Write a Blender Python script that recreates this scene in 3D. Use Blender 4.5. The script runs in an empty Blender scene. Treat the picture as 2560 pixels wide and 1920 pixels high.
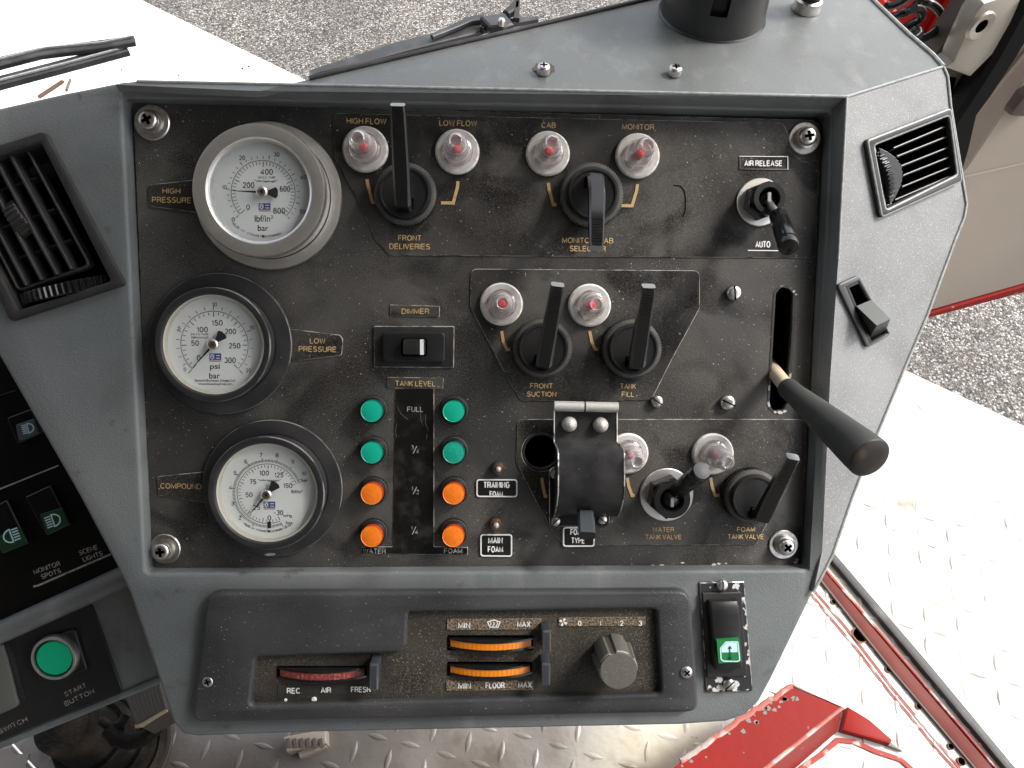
import bpy, math, random
from mathutils import Vector, Matrix
from mathutils.geometry import tessellate_polygon
R = math.radians
V = Vector
random.seed(7)
SC = bpy.context.scene
COL = SC.collection

# ------------------------------------------------------------------ camera, world, sun, exposure
FPX = 1850.0                      # focal length in photograph pixels (2560 wide)
CAM_D = 0.42                      # metres from the lens to the instrument panel
FOOT = (1215.0, 800.0)            # where the panel normal through the lens meets the picture
ALPHA = R(50)                     # the panel faces 50 degrees above the horizon
ROLL = R(0.0)
CAMP = V((0, 0, CAM_D))
_d = V(((FOOT[0]-1280)/FPX, -(FOOT[1]-960)/FPX, -1)).normalized()
RC = Matrix.Rotation(ROLL, 3, 'Z') @ _d.rotation_difference(V((0, 0, -1))).to_matrix()
UP = V((0, math.cos(ALPHA), math.sin(ALPHA)))        # world up, in panel coordinates
FW = V((0, math.sin(ALPHA), -math.cos(ALPHA)))       # horizontal, away from the driver
FLOOR_DROP, GROUND_DROP = 0.85, 2.3                   # below the lens
M = Matrix((V((1, 0, 0)), FW, UP)).to_4x4()           # panel coordinates -> world
M.translation = V((0, 0, GROUND_DROP - CAMP.dot(UP)))
cd = bpy.data.cameras.new('camera')
cam = bpy.data.objects.new('camera', cd)
COL.objects.link(cam)
cd.sensor_fit = 'HORIZONTAL'; cd.sensor_width = 36
cd.lens = 36*FPX/2560
cd.clip_start = 0.01; cd.clip_end = 300
cam.matrix_world = M @ (Matrix.Translation(CAMP) @ RC.to_4x4())
SC.camera = cam

SUN_EL, SUN_AZ = R(50), R(76)      # azimuth measured from +Y towards +X (the truck's front is +Y)
w = bpy.data.worlds.new("World"); SC.world = w; w.use_nodes = True
nt = w.node_tree
bg = nt.nodes['Background']
sky = nt.nodes.new('ShaderNodeTexSky'); sky.sky_type = 'NISHITA'; sky.sun_disc = False
sky.sun_elevation = SUN_EL; sky.sun_rotation = SUN_AZ
sky.air_density = 1.0; sky.dust_density = 4.0; sky.ozone_density = 0.6
hs = nt.nodes.new('ShaderNodeHueSaturation'); hs.inputs['Saturation'].default_value = .38     # thin overcast: a paler sky
nt.links.new(sky.outputs[0], hs.inputs['Color']); nt.links.new(hs.outputs[0], bg.inputs[0]); bg.inputs[1].default_value = 0.15
sl = bpy.data.lights.new('sun', 'SUN'); sl.energy = 1.3; sl.angle = R(14); sl.color = (1, .95, .88)
so = bpy.data.objects.new('sun', sl); COL.objects.link(so)
_sd = V((math.sin(SUN_AZ)*math.cos(SUN_EL), math.cos(SUN_AZ)*math.cos(SUN_EL), math.sin(SUN_EL)))
so.rotation_euler = _sd.to_track_quat('Z', 'Y').to_euler(); so.location = (0, 0, 6)
SC.view_settings.view_transform = 'Standard'; SC.view_settings.look = 'None'
SC.view_settings.exposure = 1.5; SC.view_settings.gamma = 1
try:
    SC.cycles.max_bounces = 8; SC.cycles.transparent_max_bounces = 12
    SC.cycles.sample_clamp_indirect = 4; SC.cycles.caustics_reflective = False
except Exception: pass

# ------------------------------------------------------------------ measuring frames
def zm(x0, y0, s):                # a closer look at the photograph -> photograph pixels
    return lambda x, y: (x0 + x/s, y0 + y/s)
F = zm(0, 0, 2212/2560)
Z1, Z2, Z3 = zm(0, 0, 2.572), zm(800, 0, 2.572), zm(1700, 0, 2.572)
Z4, Z5, Z6 = zm(0, 600, 2.572), zm(800, 600, 2.572), zm(1700, 600, 2.572)
Z7, Z8, Z9 = zm(0, 1240, 2.4395), zm(800, 1240, 2.4395), zm(1700, 1240, 2.4395)
ZA, ZB, ZC, ZD = zm(1260, 980, 4.1475), zm(1600, 1060, 4.424), zm(520, 1060, 4.878), zm(0, 1240, 4.1475)
ZE, ZG, ZH, ZI = zm(0, 300, 3.191), zm(2160, 0, 5.53), zm(0, 1640, 3.456), zm(0, 860, 3.457)
def px(z, *pts): return [z(*p) for p in pts]
def ray(p): return RC @ V(((p[0]-1280)/FPX, -(p[1]-960)/FPX, -1))
AX = RC @ V((0, 0, -1))

class Fr:                          # a plane of the place: origin o, axes ex, ey, normal ez (panel coordinates)
    def __init__(s, o=V((0, 0, 0)), x=V((1, 0, 0)), y=V((0, 1, 0))):
        ex = x.normalized(); ez = ex.cross(y).normalized(); ey = ez.cross(ex)
        s.m = Matrix((ex, ey, ez)).transposed().to_4x4(); s.m.translation = o
        s.i = s.m.inverted()
        s.c = s.i @ CAMP; s.r = s.i.to_3x3()
    def pt(s, p, h=0.0):
        d = s.r @ ray(p); t = (h - s.c.z)/d.z
        q = s.c + d*t; return V((q.x, q.y, h))
    def pts(s, ps, h=0.0): return [s.pt(p, h) for p in ps]
    def mpp(s, p, h=0.0):
        q = s.m @ s.pt(p, h); return (q-CAMP).dot(AX)/FPX
    def glob(s, q): return s.m @ q
PAN = Fr()
FACE_H = 0.009

# ------------------------------------------------------------------ materials
def material(name, col, rough=.5, metal=0, bump=None, layers=(), coat=0, spec=.5, trans=0, ior=1.45, emit=None):
    m = bpy.data.materials.new(name); m.use_nodes = True
    n = m.node_tree.nodes; l = m.node_tree.links
    b = n['Principled BSDF']; tc = n.new('ShaderNodeTexCoord')
    b.inputs['Metallic'].default_value = metal
    b.inputs['Specular IOR Level'].default_value = spec
    b.inputs['Coat Weight'].default_value = coat
    b.inputs['Transmission Weight'].default_value = trans
    b.inputs['IOR'].default_value = ior
    def noise(scale, detail=3, dist=0, off=0, st=None, rz=0):
        t = n.new('ShaderNodeTexNoise'); t.inputs['Scale'].default_value = scale
        t.inputs['Detail'].default_value = detail; t.inputs['Distortion'].default_value = dist
        if off:
            mp = n.new('ShaderNodeMapping'); mp.inputs['Location'].default_value = (off, off*.7, off*.3)
            if st: mp.inputs['Scale'].default_value = st; mp.inputs['Rotation'].default_value = (0, 0, R(rz))
            l.new(tc.outputs['Object'], mp.inputs[0]); l.new(mp.outputs[0], t.inputs['Vector'])
        else: l.new(tc.outputs['Object'], t.inputs['Vector'])
        return t.outputs['Fac']
    def ramp(src, lo, hi, amt=1.0):
        r = n.new('ShaderNodeMapRange'); l.new(src, r.inputs[0])
        r.inputs[1].default_value = lo; r.inputs[2].default_value = hi; r.inputs[4].default_value = amt
        return r.outputs[0]
    c = n.new('ShaderNodeRGB'); c.outputs[0].default_value = (*col, 1); c = c.outputs[0]
    rv = n.new('ShaderNodeValue'); rv.outputs[0].default_value = rough; rv = rv.outputs[0]
    for k, L in enumerate(layers):
        # (colour, amount, (scale, lo, hi), optional second (scale, lo, hi), roughness)
        fac = ramp(noise(L['s'][0], L.get('d', 3), L.get('w', 0), 3.1*k+1, L.get('st'), L.get('rz', 0)), L['s'][1], L['s'][2], L.get('a', 1))
        if 's2' in L:
            f2 = ramp(noise(L['s2'][0], 5, 0, 5.7*k+2), L['s2'][1], L['s2'][2])
            mu = n.new('ShaderNodeMath'); mu.operation = 'MULTIPLY'; l.new(fac, mu.inputs[0]); l.new(f2, mu.inputs[1]); fac = mu.outputs[0]
        mx = n.new('ShaderNodeMix'); mx.data_type = 'RGBA'
        l.new(fac, mx.inputs[0]); l.new(c, mx.inputs[6]); mx.inputs[7].default_value = (*L['c'], 1); c = mx.outputs[2]
        if 'r' in L:
            m2 = n.new('ShaderNodeMix'); l.new(fac, m2.inputs[0]); l.new(rv, m2.inputs[2]); m2.inputs[3].default_value = L['r']; rv = m2.outputs[0]
    l.new(c, b.inputs['Base Color']); l.new(rv, b.inputs['Roughness'])
    if emit: b.inputs['Emission Color'].default_value = (*emit[0], 1); b.inputs['Emission Strength'].default_value = emit[1]
    if bump:
        prev = None
        for (sc, dist, st) in bump:
            bn = n.new('ShaderNodeBump'); bn.inputs['Distance'].default_value = dist; bn.inputs['Strength'].default_value = st
            l.new(noise(sc, 2), bn.inputs['Height'])
            if prev: l.new(prev, bn.inputs['Normal'])
            prev = bn.outputs[0]
        l.new(prev, b.inputs['Normal'])
    return m

DUST = (.17, .145, .115)
GREY = material('grey_moulded_plastic', (.112, .125, .129), .50, bump=[(1300, .0004, .6), (420, .0004, .2)], layers=[
    dict(c=(.175, .185, .183), s=(9, .40, .7), a=.7, d=8), dict(c=(.062, .066, .065), s=(19, .52, .74), a=.65, d=8, w=.6), dict(c=(.05, .045, .038), s=(75, .66, .74), a=.6, d=4),
    dict(c=(.20, .185, .155), s=(1500, .52, .70), s2=(11, .42, .66), a=.5, d=2), dict(c=(.23, .235, .23), s=(40, .60, .72), a=.5, d=5, st=(1, .08, 1), rz=35),
    dict(c=(.42, .42, .40), s=(750, .71, .76), s2=(14, .4, .65), a=.7)])
TOPGREY = material('worn_grey_plastic', (.118, .128, .126), .42, bump=[(1300, .0003, .35)], layers=[
    dict(c=(.155, .165, .162), s=(17, .42, .72), a=.6, d=8, w=.6), dict(c=(.085, .083, .075), s=(13, .52, .74), a=.7, d=7, w=.8, r=.55),
    dict(c=(.24, .245, .24), s=(90, .56, .74), a=.35, d=6, st=(1, .1, 1), rz=-30), dict(c=(.12, .10, .075), s=(60, .62, .72), a=.6, d=6),
    dict(c=(.30, .31, .29), s=(850, .62, .74), a=.3)])
SIDEGREY = material('scuffed_lit_grey_plastic', (.185, .19, .19), .42, bump=[(1500, .0003, .5)], layers=[  # wing paler than the console grey: side light put into the colour
    dict(c=(.13, .128, .128), s=(30, .50, .72), a=.65, d=8), dict(c=(.27, .275, .275), s=(17, .5, .75), a=.6, d=6),
    dict(c=(.40, .41, .41), s=(1100, .56, .70), a=.5, d=2), dict(c=(.12, .115, .11), s=(1000, .62, .72), a=.5, d=2)])
EDGE = material('rubbed_lit_plastic_edge', (.30, .315, .31), .5, layers=[dict(c=(.16, .17, .17), s=(300, .42, .68), a=.7, d=6)])  # pale from rubbing, and as edge highlights put into the colour
DUSTY = material('dust_on_edges', (.34, .31, .26), .85, layers=[dict(c=(.05, .047, .043), s=(180, .44, .62), a=.9, d=7)])
BLACKP = material('dusty_black_panel', (.031, .0305, .0305), .47, spec=.28, bump=[(1500, .0003, .45)], layers=[
    dict(c=(.088, .084, .078), s=(14, .40, .66), a=.85, d=9, w=.5, r=.62),
    dict(c=(.011, .011, .0112), s=(21, .52, .64), a=.8, d=7, w=.9, r=.36), dict(c=(.085, .078, .068), s=(45, .60, .74), a=.45, d=5, st=(1, .12, 1), rz=25),
    dict(c=(.17, .152, .128), s=(1700, .48, .64), s2=(13, .30, .58), a=.50, d=2),
    dict(c=(.55, .52, .46), s=(700, .685, .73), s2=(30, .40, .56), a=.9)])
LABELP = material('dusty_black_label', (.026, .0245, .0235), .42, spec=.28, bump=[(1500, .0002, .3)], layers=[
    dict(c=(.084, .079, .072), s=(17, .42, .68), a=.85, d=9, w=.5, r=.6),
    dict(c=(.009, .009, .0095), s=(24, .52, .63), a=.85, d=7, w=1.1, r=.3), dict(c=(.075, .070, .062), s=(50, .60, .74), a=.5, d=5, st=(1, .1, 1), rz=-35),
    dict(c=(.16, .142, .118), s=(1700, .49, .65), s2=(16, .32, .60), a=.5, d=2),
    dict(c=(.52, .49, .43), s=(700, .69, .735), s2=(34, .42, .56), a=.85)])
HEATP = material('dusty_slate_plastic', (.022, .0228, .0245), .43, spec=.35, bump=[(1300, .0003, .4)], layers=[
    dict(c=(.060, .060, .061), s=(17, .38, .68), a=.7, d=8, r=.6), dict(c=(.12, .115, .11), s=(1700, .50, .66), s2=(14, .38, .62), a=.5, d=2), dict(c=(.45, .42, .38), s=(700, .69, .74), s2=(24, .42, .58), a=.8)])
HEATIN = material('dirty_black_recess', (.020, .018, .016), .6, spec=.3, bump=[(1500, .0003, .5)], layers=[
    dict(c=(.062, .054, .043), s=(21, .42, .70), a=.75, d=8), dict(c=(.22, .185, .135), s=(1700, .50, .66), s2=(17, .40, .66), a=.6, d=2), dict(c=(.40, .33, .23), s=(900, .64, .72), s2=(20, .48, .62), a=.8)])
DIRTYSTRIP = material('grit_filled_strip', (.035, .028, .02), .85, bump=[(1500, .0006, .8)], layers=[dict(c=(.27, .205, .135), s=(950, .40, .60), a=.85, d=3)])
BLACK = material('black_plastic', (.013, .013, .0132), .36, spec=.35, bump=[(900, .0001, .2)], layers=[dict(c=(.035, .033, .031), s=(60, .5, .75), a=.4, r=.55, d=5)])
BLACKG = material('glossy_black_plastic', (.0075, .0076, .0078), .17, spec=.5, layers=[dict(c=(.03, .029, .028), s=(70, .55, .75), a=.4, r=.4, d=5)])
BLACKM = material('matt_black_plastic', (.021, .021, .0212), .5, spec=.35, bump=[(1400, .0002, .4)], layers=[
    dict(c=(.055, .050, .045), s=(45, .45, .72), a=.5, r=.65, d=6), dict(c=(.3, .27, .22), s=(900, .70, .76), a=.4)])
KNURL = material('worn_lit_knurled_edge', (.055, .054, .052), .5, spec=.35, layers=[dict(c=(.11, .10, .085), s=(60, .45, .7), a=.7, d=5)])  # wear, plus the knob rim highlight put into the colour
DARKP = material('shaded_black_facia', (.0045, .0040, .0036), .5, spec=.12, layers=[dict(c=(.009, .008, .007), s=(12, .4, .7), a=.7, d=5)])
VOID = material('unlit_hollow', (.001, .001, .001), .95, spec=0)
CHROME = material('dull_chrome', (.80, .78, .75), .38, 1, bump=[(1200, .0001, .25)], layers=[
    dict(c=(.46, .42, .37), s=(40, .48, .74), a=.75, r=.5, d=7), dict(c=(.60, .57, .53), s=(1100, .6, .74), a=.4)])
STEEL = material('steel_screw', (.62, .60, .57), .30, 1, layers=[dict(c=(.28, .23, .18), s=(260, .5, .75), a=.7, r=.5, d=5)])
RIVET = material('dull_aluminium', (.42, .41, .385), .6, .4, bump=[(1600, .0003, .6)])
BRASS = material('tarnished_brass', (.22, .14, .09), .36, .8, layers=[dict(c=(.07, .05, .035), s=(320, .45, .7), a=.7)])
WASHER = material('cloudy_clear_plastic', (.50, .48, .455), .32, coat=.3, bump=[(900, .0002, .4)], layers=[
    dict(c=(.30, .275, .25), s=(170, .45, .75), a=.8, r=.5, d=5)])
REDLED = material('red_led', (.75, .035, .05), .3)
REDLED_DIM = material('faded_red_led', (.55, .20, .21), .3)
GREENB = material('green_lens', (.004, .36, .235), .28, coat=.3, bump=[(1500, .0002, .4)], layers=[dict(c=(.02, .45, .33), s=(300, .5, .8), a=.35, d=5)])
GREEN2 = material('green_lens_shaded', (.006, .29, .20), .34, bump=[(1500, .0003, .5)], layers=[dict(c=(.03, .38, .28), s=(420, .5, .7), a=.5)])
ORANGE = material('orange_lens', (.78, .175, .012), .30, coat=.3, bump=[(1500, .0003, .5)], layers=[dict(c=(.85, .26, .03), s=(700, .5, .7), a=.5)])
STARTG = material('start_button_green', (.003, .44, .22), .35)
GOLD = material('gold_print', (.56, .39, .18), .5, layers=[dict(c=(.16, .115, .06), s=(520, .54, .70), a=.75, d=4)])
GOLDLINE = material('gold_line_print', (.50, .34, .16), .5, layers=[dict(c=(.25, .17, .08), s=(400, .55, .75), a=.7)])
WHITE = material('white_print', (.74, .74, .72), .5, layers=[dict(c=(.25, .24, .23), s=(600, .6, .75), a=.7)])
GREYPRINT = material('pale_print', (.33, .31, .28), .5, layers=[dict(c=(.07, .065, .06), s=(500, .5, .66), a=.85)])
DIALW = material('white_dial', (.72, .74, .72), .5)
INK = material('black_ink', (.018, .018, .02), .5)
BLUEINK = material('blue_ink', (.02, .05, .24), .5)
REDINK = material('pink_ink', (.50, .22, .20), .5)
GREENINK = material('green_print', (.004, .155, .035), .5)
DGREENINK = material('dark_green_print', (.003, .036, .010), .5)
PALEBLUE = material('pale_blue_print', (.45, .66, .70), .5)
AMBER = material('amber_ribbed_plastic', (.62, .19, .012), .35)
REDRIB = material('red_ribbed_plastic', (.20, .032, .028), .4, layers=[dict(c=(.45, .25, .22), s=(800, .5, .7), a=.5)])
OLIVE = material('dusty_olive_knob', (.085, .078, .066), .62, bump=[(1500, .0003, .5)], layers=[dict(c=(.15, .14, .12), s=(900, .5, .75), a=.6)])
OLIVEEDGE = material('worn_lit_knob_edge', (.28, .28, .26), .5)  # wear and a painted highlight round the knob rim
GRIP = material('dark_rubber_grip', (.036, .038, .036), .58, spec=.3, bump=[(900, .0002, .3)], layers=[dict(c=(.065, .066, .058), s=(30, .45, .7), a=.6, d=5), dict(c=(.15, .13, .09), s=(800, .68, .76), a=.4)])
GRIPEND = material('worn_grip_end', (.020, .017, .015), .45, spec=.35, layers=[dict(c=(.13, .085, .05), s=(60, .5, .8), a=.8, d=4)])
BONE = material('cream_rod', (.50, .39, .25), .45, layers=[dict(c=(.62, .53, .40), s=(60, .4, .7), a=.8)])
SILVERP = material('chipped_black_paint', (.020, .020, .021), .38, layers=[dict(c=(.55, .54, .52), s=(210, .54, .57), a=1, d=5)])
BAREEDGE = material('bare_metal_edge', (.52, .50, .47), .4, .8, layers=[dict(c=(.06, .06, .06), s=(170, .5, .56), a=.9, d=4)])
CHIPS = material('bare_chips', (.50, .49, .46), .5)
REDPAINT = material('red_paint', (.215, .011, .008), .5, spec=.12, bump=[(120, .0006, .3)], layers=[dict(c=(.26, .24, .21), s=(60, .69, .70), a=.9, d=8), dict(c=(.15, .010, .008), s=(9, .4, .7), a=.7, d=6)])
REDDEEP = material('deep_red_paint', (.32, .006, .008), .4)
WHITEPAINT = material('white_paint', (.84, .84, .82), .4, layers=[dict(c=(.70, .68, .60), s=(6, .55, .8), a=.5)])
REDSTRIP = material('faded_red_channel', (.110, .024, .019), .65, spec=.2, layers=[dict(c=(.155, .048, .038), s=(18, .4, .7), a=.7, d=6), dict(c=(.16, .035, .03), s=(40, .56, .74), a=.7, d=5)])
REDLINE = material('red_line_paint', (.30, .05, .04), .6, spec=.2, layers=[dict(c=(.5, .44, .40), s=(60, .52, .62), a=.9, d=6)])
RUBBER = material('black_rubber', (.022, .021, .022), .55, layers=[dict(c=(.10, .095, .09), s=(50, .5, .75), a=.7, d=6)])
SEAL = material('clean_black_rubber', (.0035, .0037, .004), .6, spec=.12)
BEIGE = material('beige_door_lining', (.30, .258, .215), .62, bump=[(900, .0006, .3)], layers=[
    dict(c=(.33, .28, .235), s=(5, .42, .7), a=.7, d=6), dict(c=(.15, .115, .085), s=(13, .60, .80), a=.7, d=6, w=1)])
PRESSED = material('pressed_cream_metal', (.33, .30, .255), .30, .25, layers=[dict(c=(.42, .38, .33), s=(9, .4, .7), a=.6)])
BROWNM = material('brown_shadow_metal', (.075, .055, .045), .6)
CORD = material('black_coiled_cord', (.010, .010, .010), .14)
WIPER = material('grey_black_wiper', (.026, .026, .028), .45, layers=[dict(c=(.075, .077, .08), s=(40, .45, .7), a=.5)])
DIRT = material('dirty_black_rubber', (.006, .005, .004), .65, spec=.15, bump=[(300, .002, .6)], layers=[dict(c=(.035, .026, .018), s=(30, .52, .72), a=.8, d=7), dict(c=(.16, .13, .085), s=(45, .68, .74), a=.7, d=6)])
DUSTCLAY = material('dried_mud', (.26, .21, .15), .9, bump=[(200, .002, .8)])
# floor plates: aluminium chequer plate, dirty near the console, whitened towards the step for paint and door light
def floor_material(name, white):
    if white:
        return material(name, (.82, .82, .79), .42, bump=[(60, .002, .3)], layers=[
            dict(c=(.80, .76, .54), s=(7, .56, .72), a=.55, d=5), dict(c=(.30, .23, .13), s=(16, .665, .74), a=.75, d=7),
            dict(c=(.45, .42, .38), s=(50, .70, .76), a=.6, d=4)])
    return material(name, (.31, .295, .28), .42, .35, bump=[(70, .002, .4)], layers=[
        dict(c=(.46, .44, .42), s=(9, .42, .7), a=.7, d=5), dict(c=(.13, .10, .075), s=(6, .44, .64), a=.7, d=7, r=.7),
        dict(c=(.09, .055, .03), s=(22, .60, .72), a=.6, d=7)])
FLOORM = floor_material('worn_chequer_plate', False)
FLOORW = floor_material('white_chequer_plate', True)
def ground_material():
    m = bpy.data.materials.new('asphalt_chippings'); m.use_nodes = True
    n = m.node_tree.nodes; l = m.node_tree.links; b = n['Principled BSDF']
    tc = n.new('ShaderNodeTexCoord')
    v = n.new('ShaderNodeTexVoronoi'); v.inputs['Scale'].default_value = 115; v.inputs['Randomness'].default_value = 1
    l.new(tc.outputs['Object'], v.inputs['Vector'])
    cr = n.new('ShaderNodeValToRGB'); e = cr.color_ramp.elements
    e[0].position = .0; e[0].color = (.035, .03, .027, 1); e[1].position = 1; e[1].color = (.50, .475, .44, 1)
    for p, c in ((.3, (.095, .083, .073)), (.6, (.19, .175, .158)), (.85, (.32, .30, .275))):
        q = cr.color_ramp.elements.new(p); q.color = (*c, 1)
    sx = n.new('ShaderNodeSeparateColor'); l.new(v.outputs['Color'], sx.inputs[0]); l.new(sx.outputs[0], cr.inputs[0])
    dm = n.new('ShaderNodeMapRange'); l.new(v.outputs['Distance'], dm.inputs[0]); dm.inputs[1].default_value = .35; dm.inputs[2].default_value = .75
    dm.inputs[3].default_value = 1; dm.inputs[4].default_value = .35
    mm = n.new('ShaderNodeMix'); mm.data_type = 'RGBA'; mm.blend_type = 'MULTIPLY'; mm.inputs[0].default_value = 1
    l.new(cr.outputs[0], mm.inputs[6]); l.new(dm.outputs[0], mm.inputs[7])
    ns = n.new('ShaderNodeTexNoise'); ns.inputs['Scale'].default_value = 1.6; ns.inputs['Detail'].default_value = 6; l.new(tc.outputs['Object'], ns.inputs['Vector'])
    r2 = n.new('ShaderNodeMapRange'); l.new(ns.outputs[0], r2.inputs[0]); r2.inputs[1].default_value = .35; r2.inputs[2].default_value = .7; r2.inputs[3].default_value = .75; r2.inputs[4].default_value = 1.25
    m2 = n.new('ShaderNodeMix'); m2.data_type = 'RGBA'; m2.blend_type = 'MULTIPLY'; m2.inputs[0].default_value = 1
    l.new(mm.outputs[2], m2.inputs[6]); l.new(r2.outputs[0], m2.inputs[7])
    n4 = n.new('ShaderNodeTexNoise'); n4.inputs['Scale'].default_value = 9; n4.inputs['Detail'].default_value = 8; l.new(tc.outputs['Object'], n4.inputs['Vector'])
    r4 = n.new('ShaderNodeMapRange'); l.new(n4.outputs[0], r4.inputs[0]); r4.inputs[1].default_value = .52; r4.inputs[2].default_value = .68; r4.inputs[4].default_value = .55
    m5 = n.new('ShaderNodeMix'); m5.data_type = 'RGBA'; l.new(r4.outputs[0], m5.inputs[0]); l.new(m2.outputs[2], m5.inputs[6]); m5.inputs[7].default_value = (.085, .072, .058, 1); l.new(m5.outputs[2], b.inputs['Base Color'])
    bn = n.new('ShaderNodeBump'); bn.inputs['Distance'].default_value = .006; bn.invert = True; l.new(v.outputs['Distance'], bn.inputs['Height']); l.new(bn.outputs[0], b.inputs['Normal'])
    b.inputs['Roughness'].default_value = .75
    return m
GROUND = ground_material()
def glass_material():
    m = bpy.data.materials.new('gauge_glass'); m.use_nodes = True
    n = m.node_tree.nodes; l = m.node_tree.links; n.remove(n['Principled BSDF'])
    t = n.new('ShaderNodeBsdfTransparent'); t.inputs[0].default_value = (.96, .97, .97, 1)
    g = n.new('ShaderNodeBsdfGlossy'); g.inputs['Roughness'].default_value = .08
    f = n.new('ShaderNodeLayerWeight'); f.inputs[0].default_value = .5; pw = n.new('ShaderNodeMath'); pw.operation = 'POWER'; pw.inputs[1].default_value = 4; l.new(f.outputs['Facing'], pw.inputs[0])
    mr = n.new('ShaderNodeMapRange'); mr.inputs[3].default_value = .055; mr.inputs[4].default_value = .6; l.new(pw.outputs[0], mr.inputs[0]); mx = n.new('ShaderNodeMixShader')
    l.new(mr.outputs[0], mx.inputs[0]); l.new(t.outputs[0], mx.inputs[1]); l.new(g.outputs[0], mx.inputs[2])
    l.new(mx.outputs[0], n['Material Output'].inputs[0]); return m
GLASS = glass_material()
def lens_material():
    m = bpy.data.materials.new('clear_lens'); m.use_nodes = True
    n = m.node_tree.nodes; l = m.node_tree.links; n.remove(n['Principled BSDF'])
    t = n.new('ShaderNodeBsdfTransparent'); t.inputs[0].default_value = (.93, .92, .92, 1)
    g = n.new('ShaderNodeBsdfGlossy'); g.inputs['Roughness'].default_value = .12; g.inputs[0].default_value = (1, 1, 1, 1)
    d = n.new('ShaderNodeBsdfDiffuse'); d.inputs[0].default_value = (.75, .72, .71, 1)
    f = n.new('ShaderNodeLayerWeight'); f.inputs[0].default_value = .5
    mr = n.new('ShaderNodeMapRange'); mr.inputs[1].default_value = .05; mr.inputs[3].default_value = .13; mr.inputs[4].default_value = .95; l.new(f.outputs['Facing'], mr.inputs[0])
    a = n.new('ShaderNodeMixShader'); a.inputs[0].default_value = .45; l.new(g.outputs[0], a.inputs[1]); l.new(d.outputs[0], a.inputs[2])  # white diffuse share paints ring highlights into the clear lens
    mx = n.new('ShaderNodeMixShader'); l.new(mr.outputs[0], mx.inputs[0]); l.new(t.outputs[0], mx.inputs[1]); l.new(a.outputs[0], mx.inputs[2])
    l.new(mx.outputs[0], n['Material Output'].inputs[0]); return m
LENS = lens_material()

# ------------------------------------------------------------------ mesh building
def area(p): return .5*sum(p[i][0]*p[(i+1) % len(p)][1]-p[(i+1) % len(p)][0]*p[i][1] for i in range(len(p)))
def ccw(p, want=True):
    p = [V((q[0], q[1])) for q in p]
    return p if (area(p) > 0) == want else p[::-1]
def inset(p, d):
    n = len(p); out = []
    for i in range(n):
        a, b, c = p[i-1], p[i], p[(i+1) % n]
        e1 = (b-a); e2 = (c-b)
        if e1.length < 1e-9 or e2.length < 1e-9: out.append(b.copy()); continue
        n1 = V((-e1.y, e1.x)).normalized(); n2 = V((-e2.y, e2.x)).normalized()
        k = max(.35, 1+n1.dot(n2))
        out.append(b+(n1+n2)*(d/k))
    return out
def rounded(p, r, seg=4):
    """round every corner of polygon p; r is a number or one per corner"""
    p = [V((q[0], q[1])) for q in p]; n = len(p); out = []
    for i in range(n):
        a, b, c = p[i-1], p[i], p[(i+1) % n]; ri = r[i] if isinstance(r, (list, tuple)) else r
        u = (a-b).normalized(); v = (c-b).normalized(); ang = u.angle(v)
        if ri <= 0 or ang > R(172): out.append(b); continue
        t = min(ri/math.tan(ang/2), .48*(a-b).length, .48*(c-b).length)
        p0, p2 = b+u*t, b+v*t
        for k in range(seg+1):
            s = k/seg; out.append(p0*(1-s)**2+b*2*s*(1-s)+p2*s*s)
    return out
def circ(c, r, n=32, r2=None, a0=0): return [V((c[0]+r*math.cos(a0+2*math.pi*k/n), c[1]+(r2 or r)*math.sin(a0+2*math.pi*k/n))) for k in range(n)]

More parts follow.
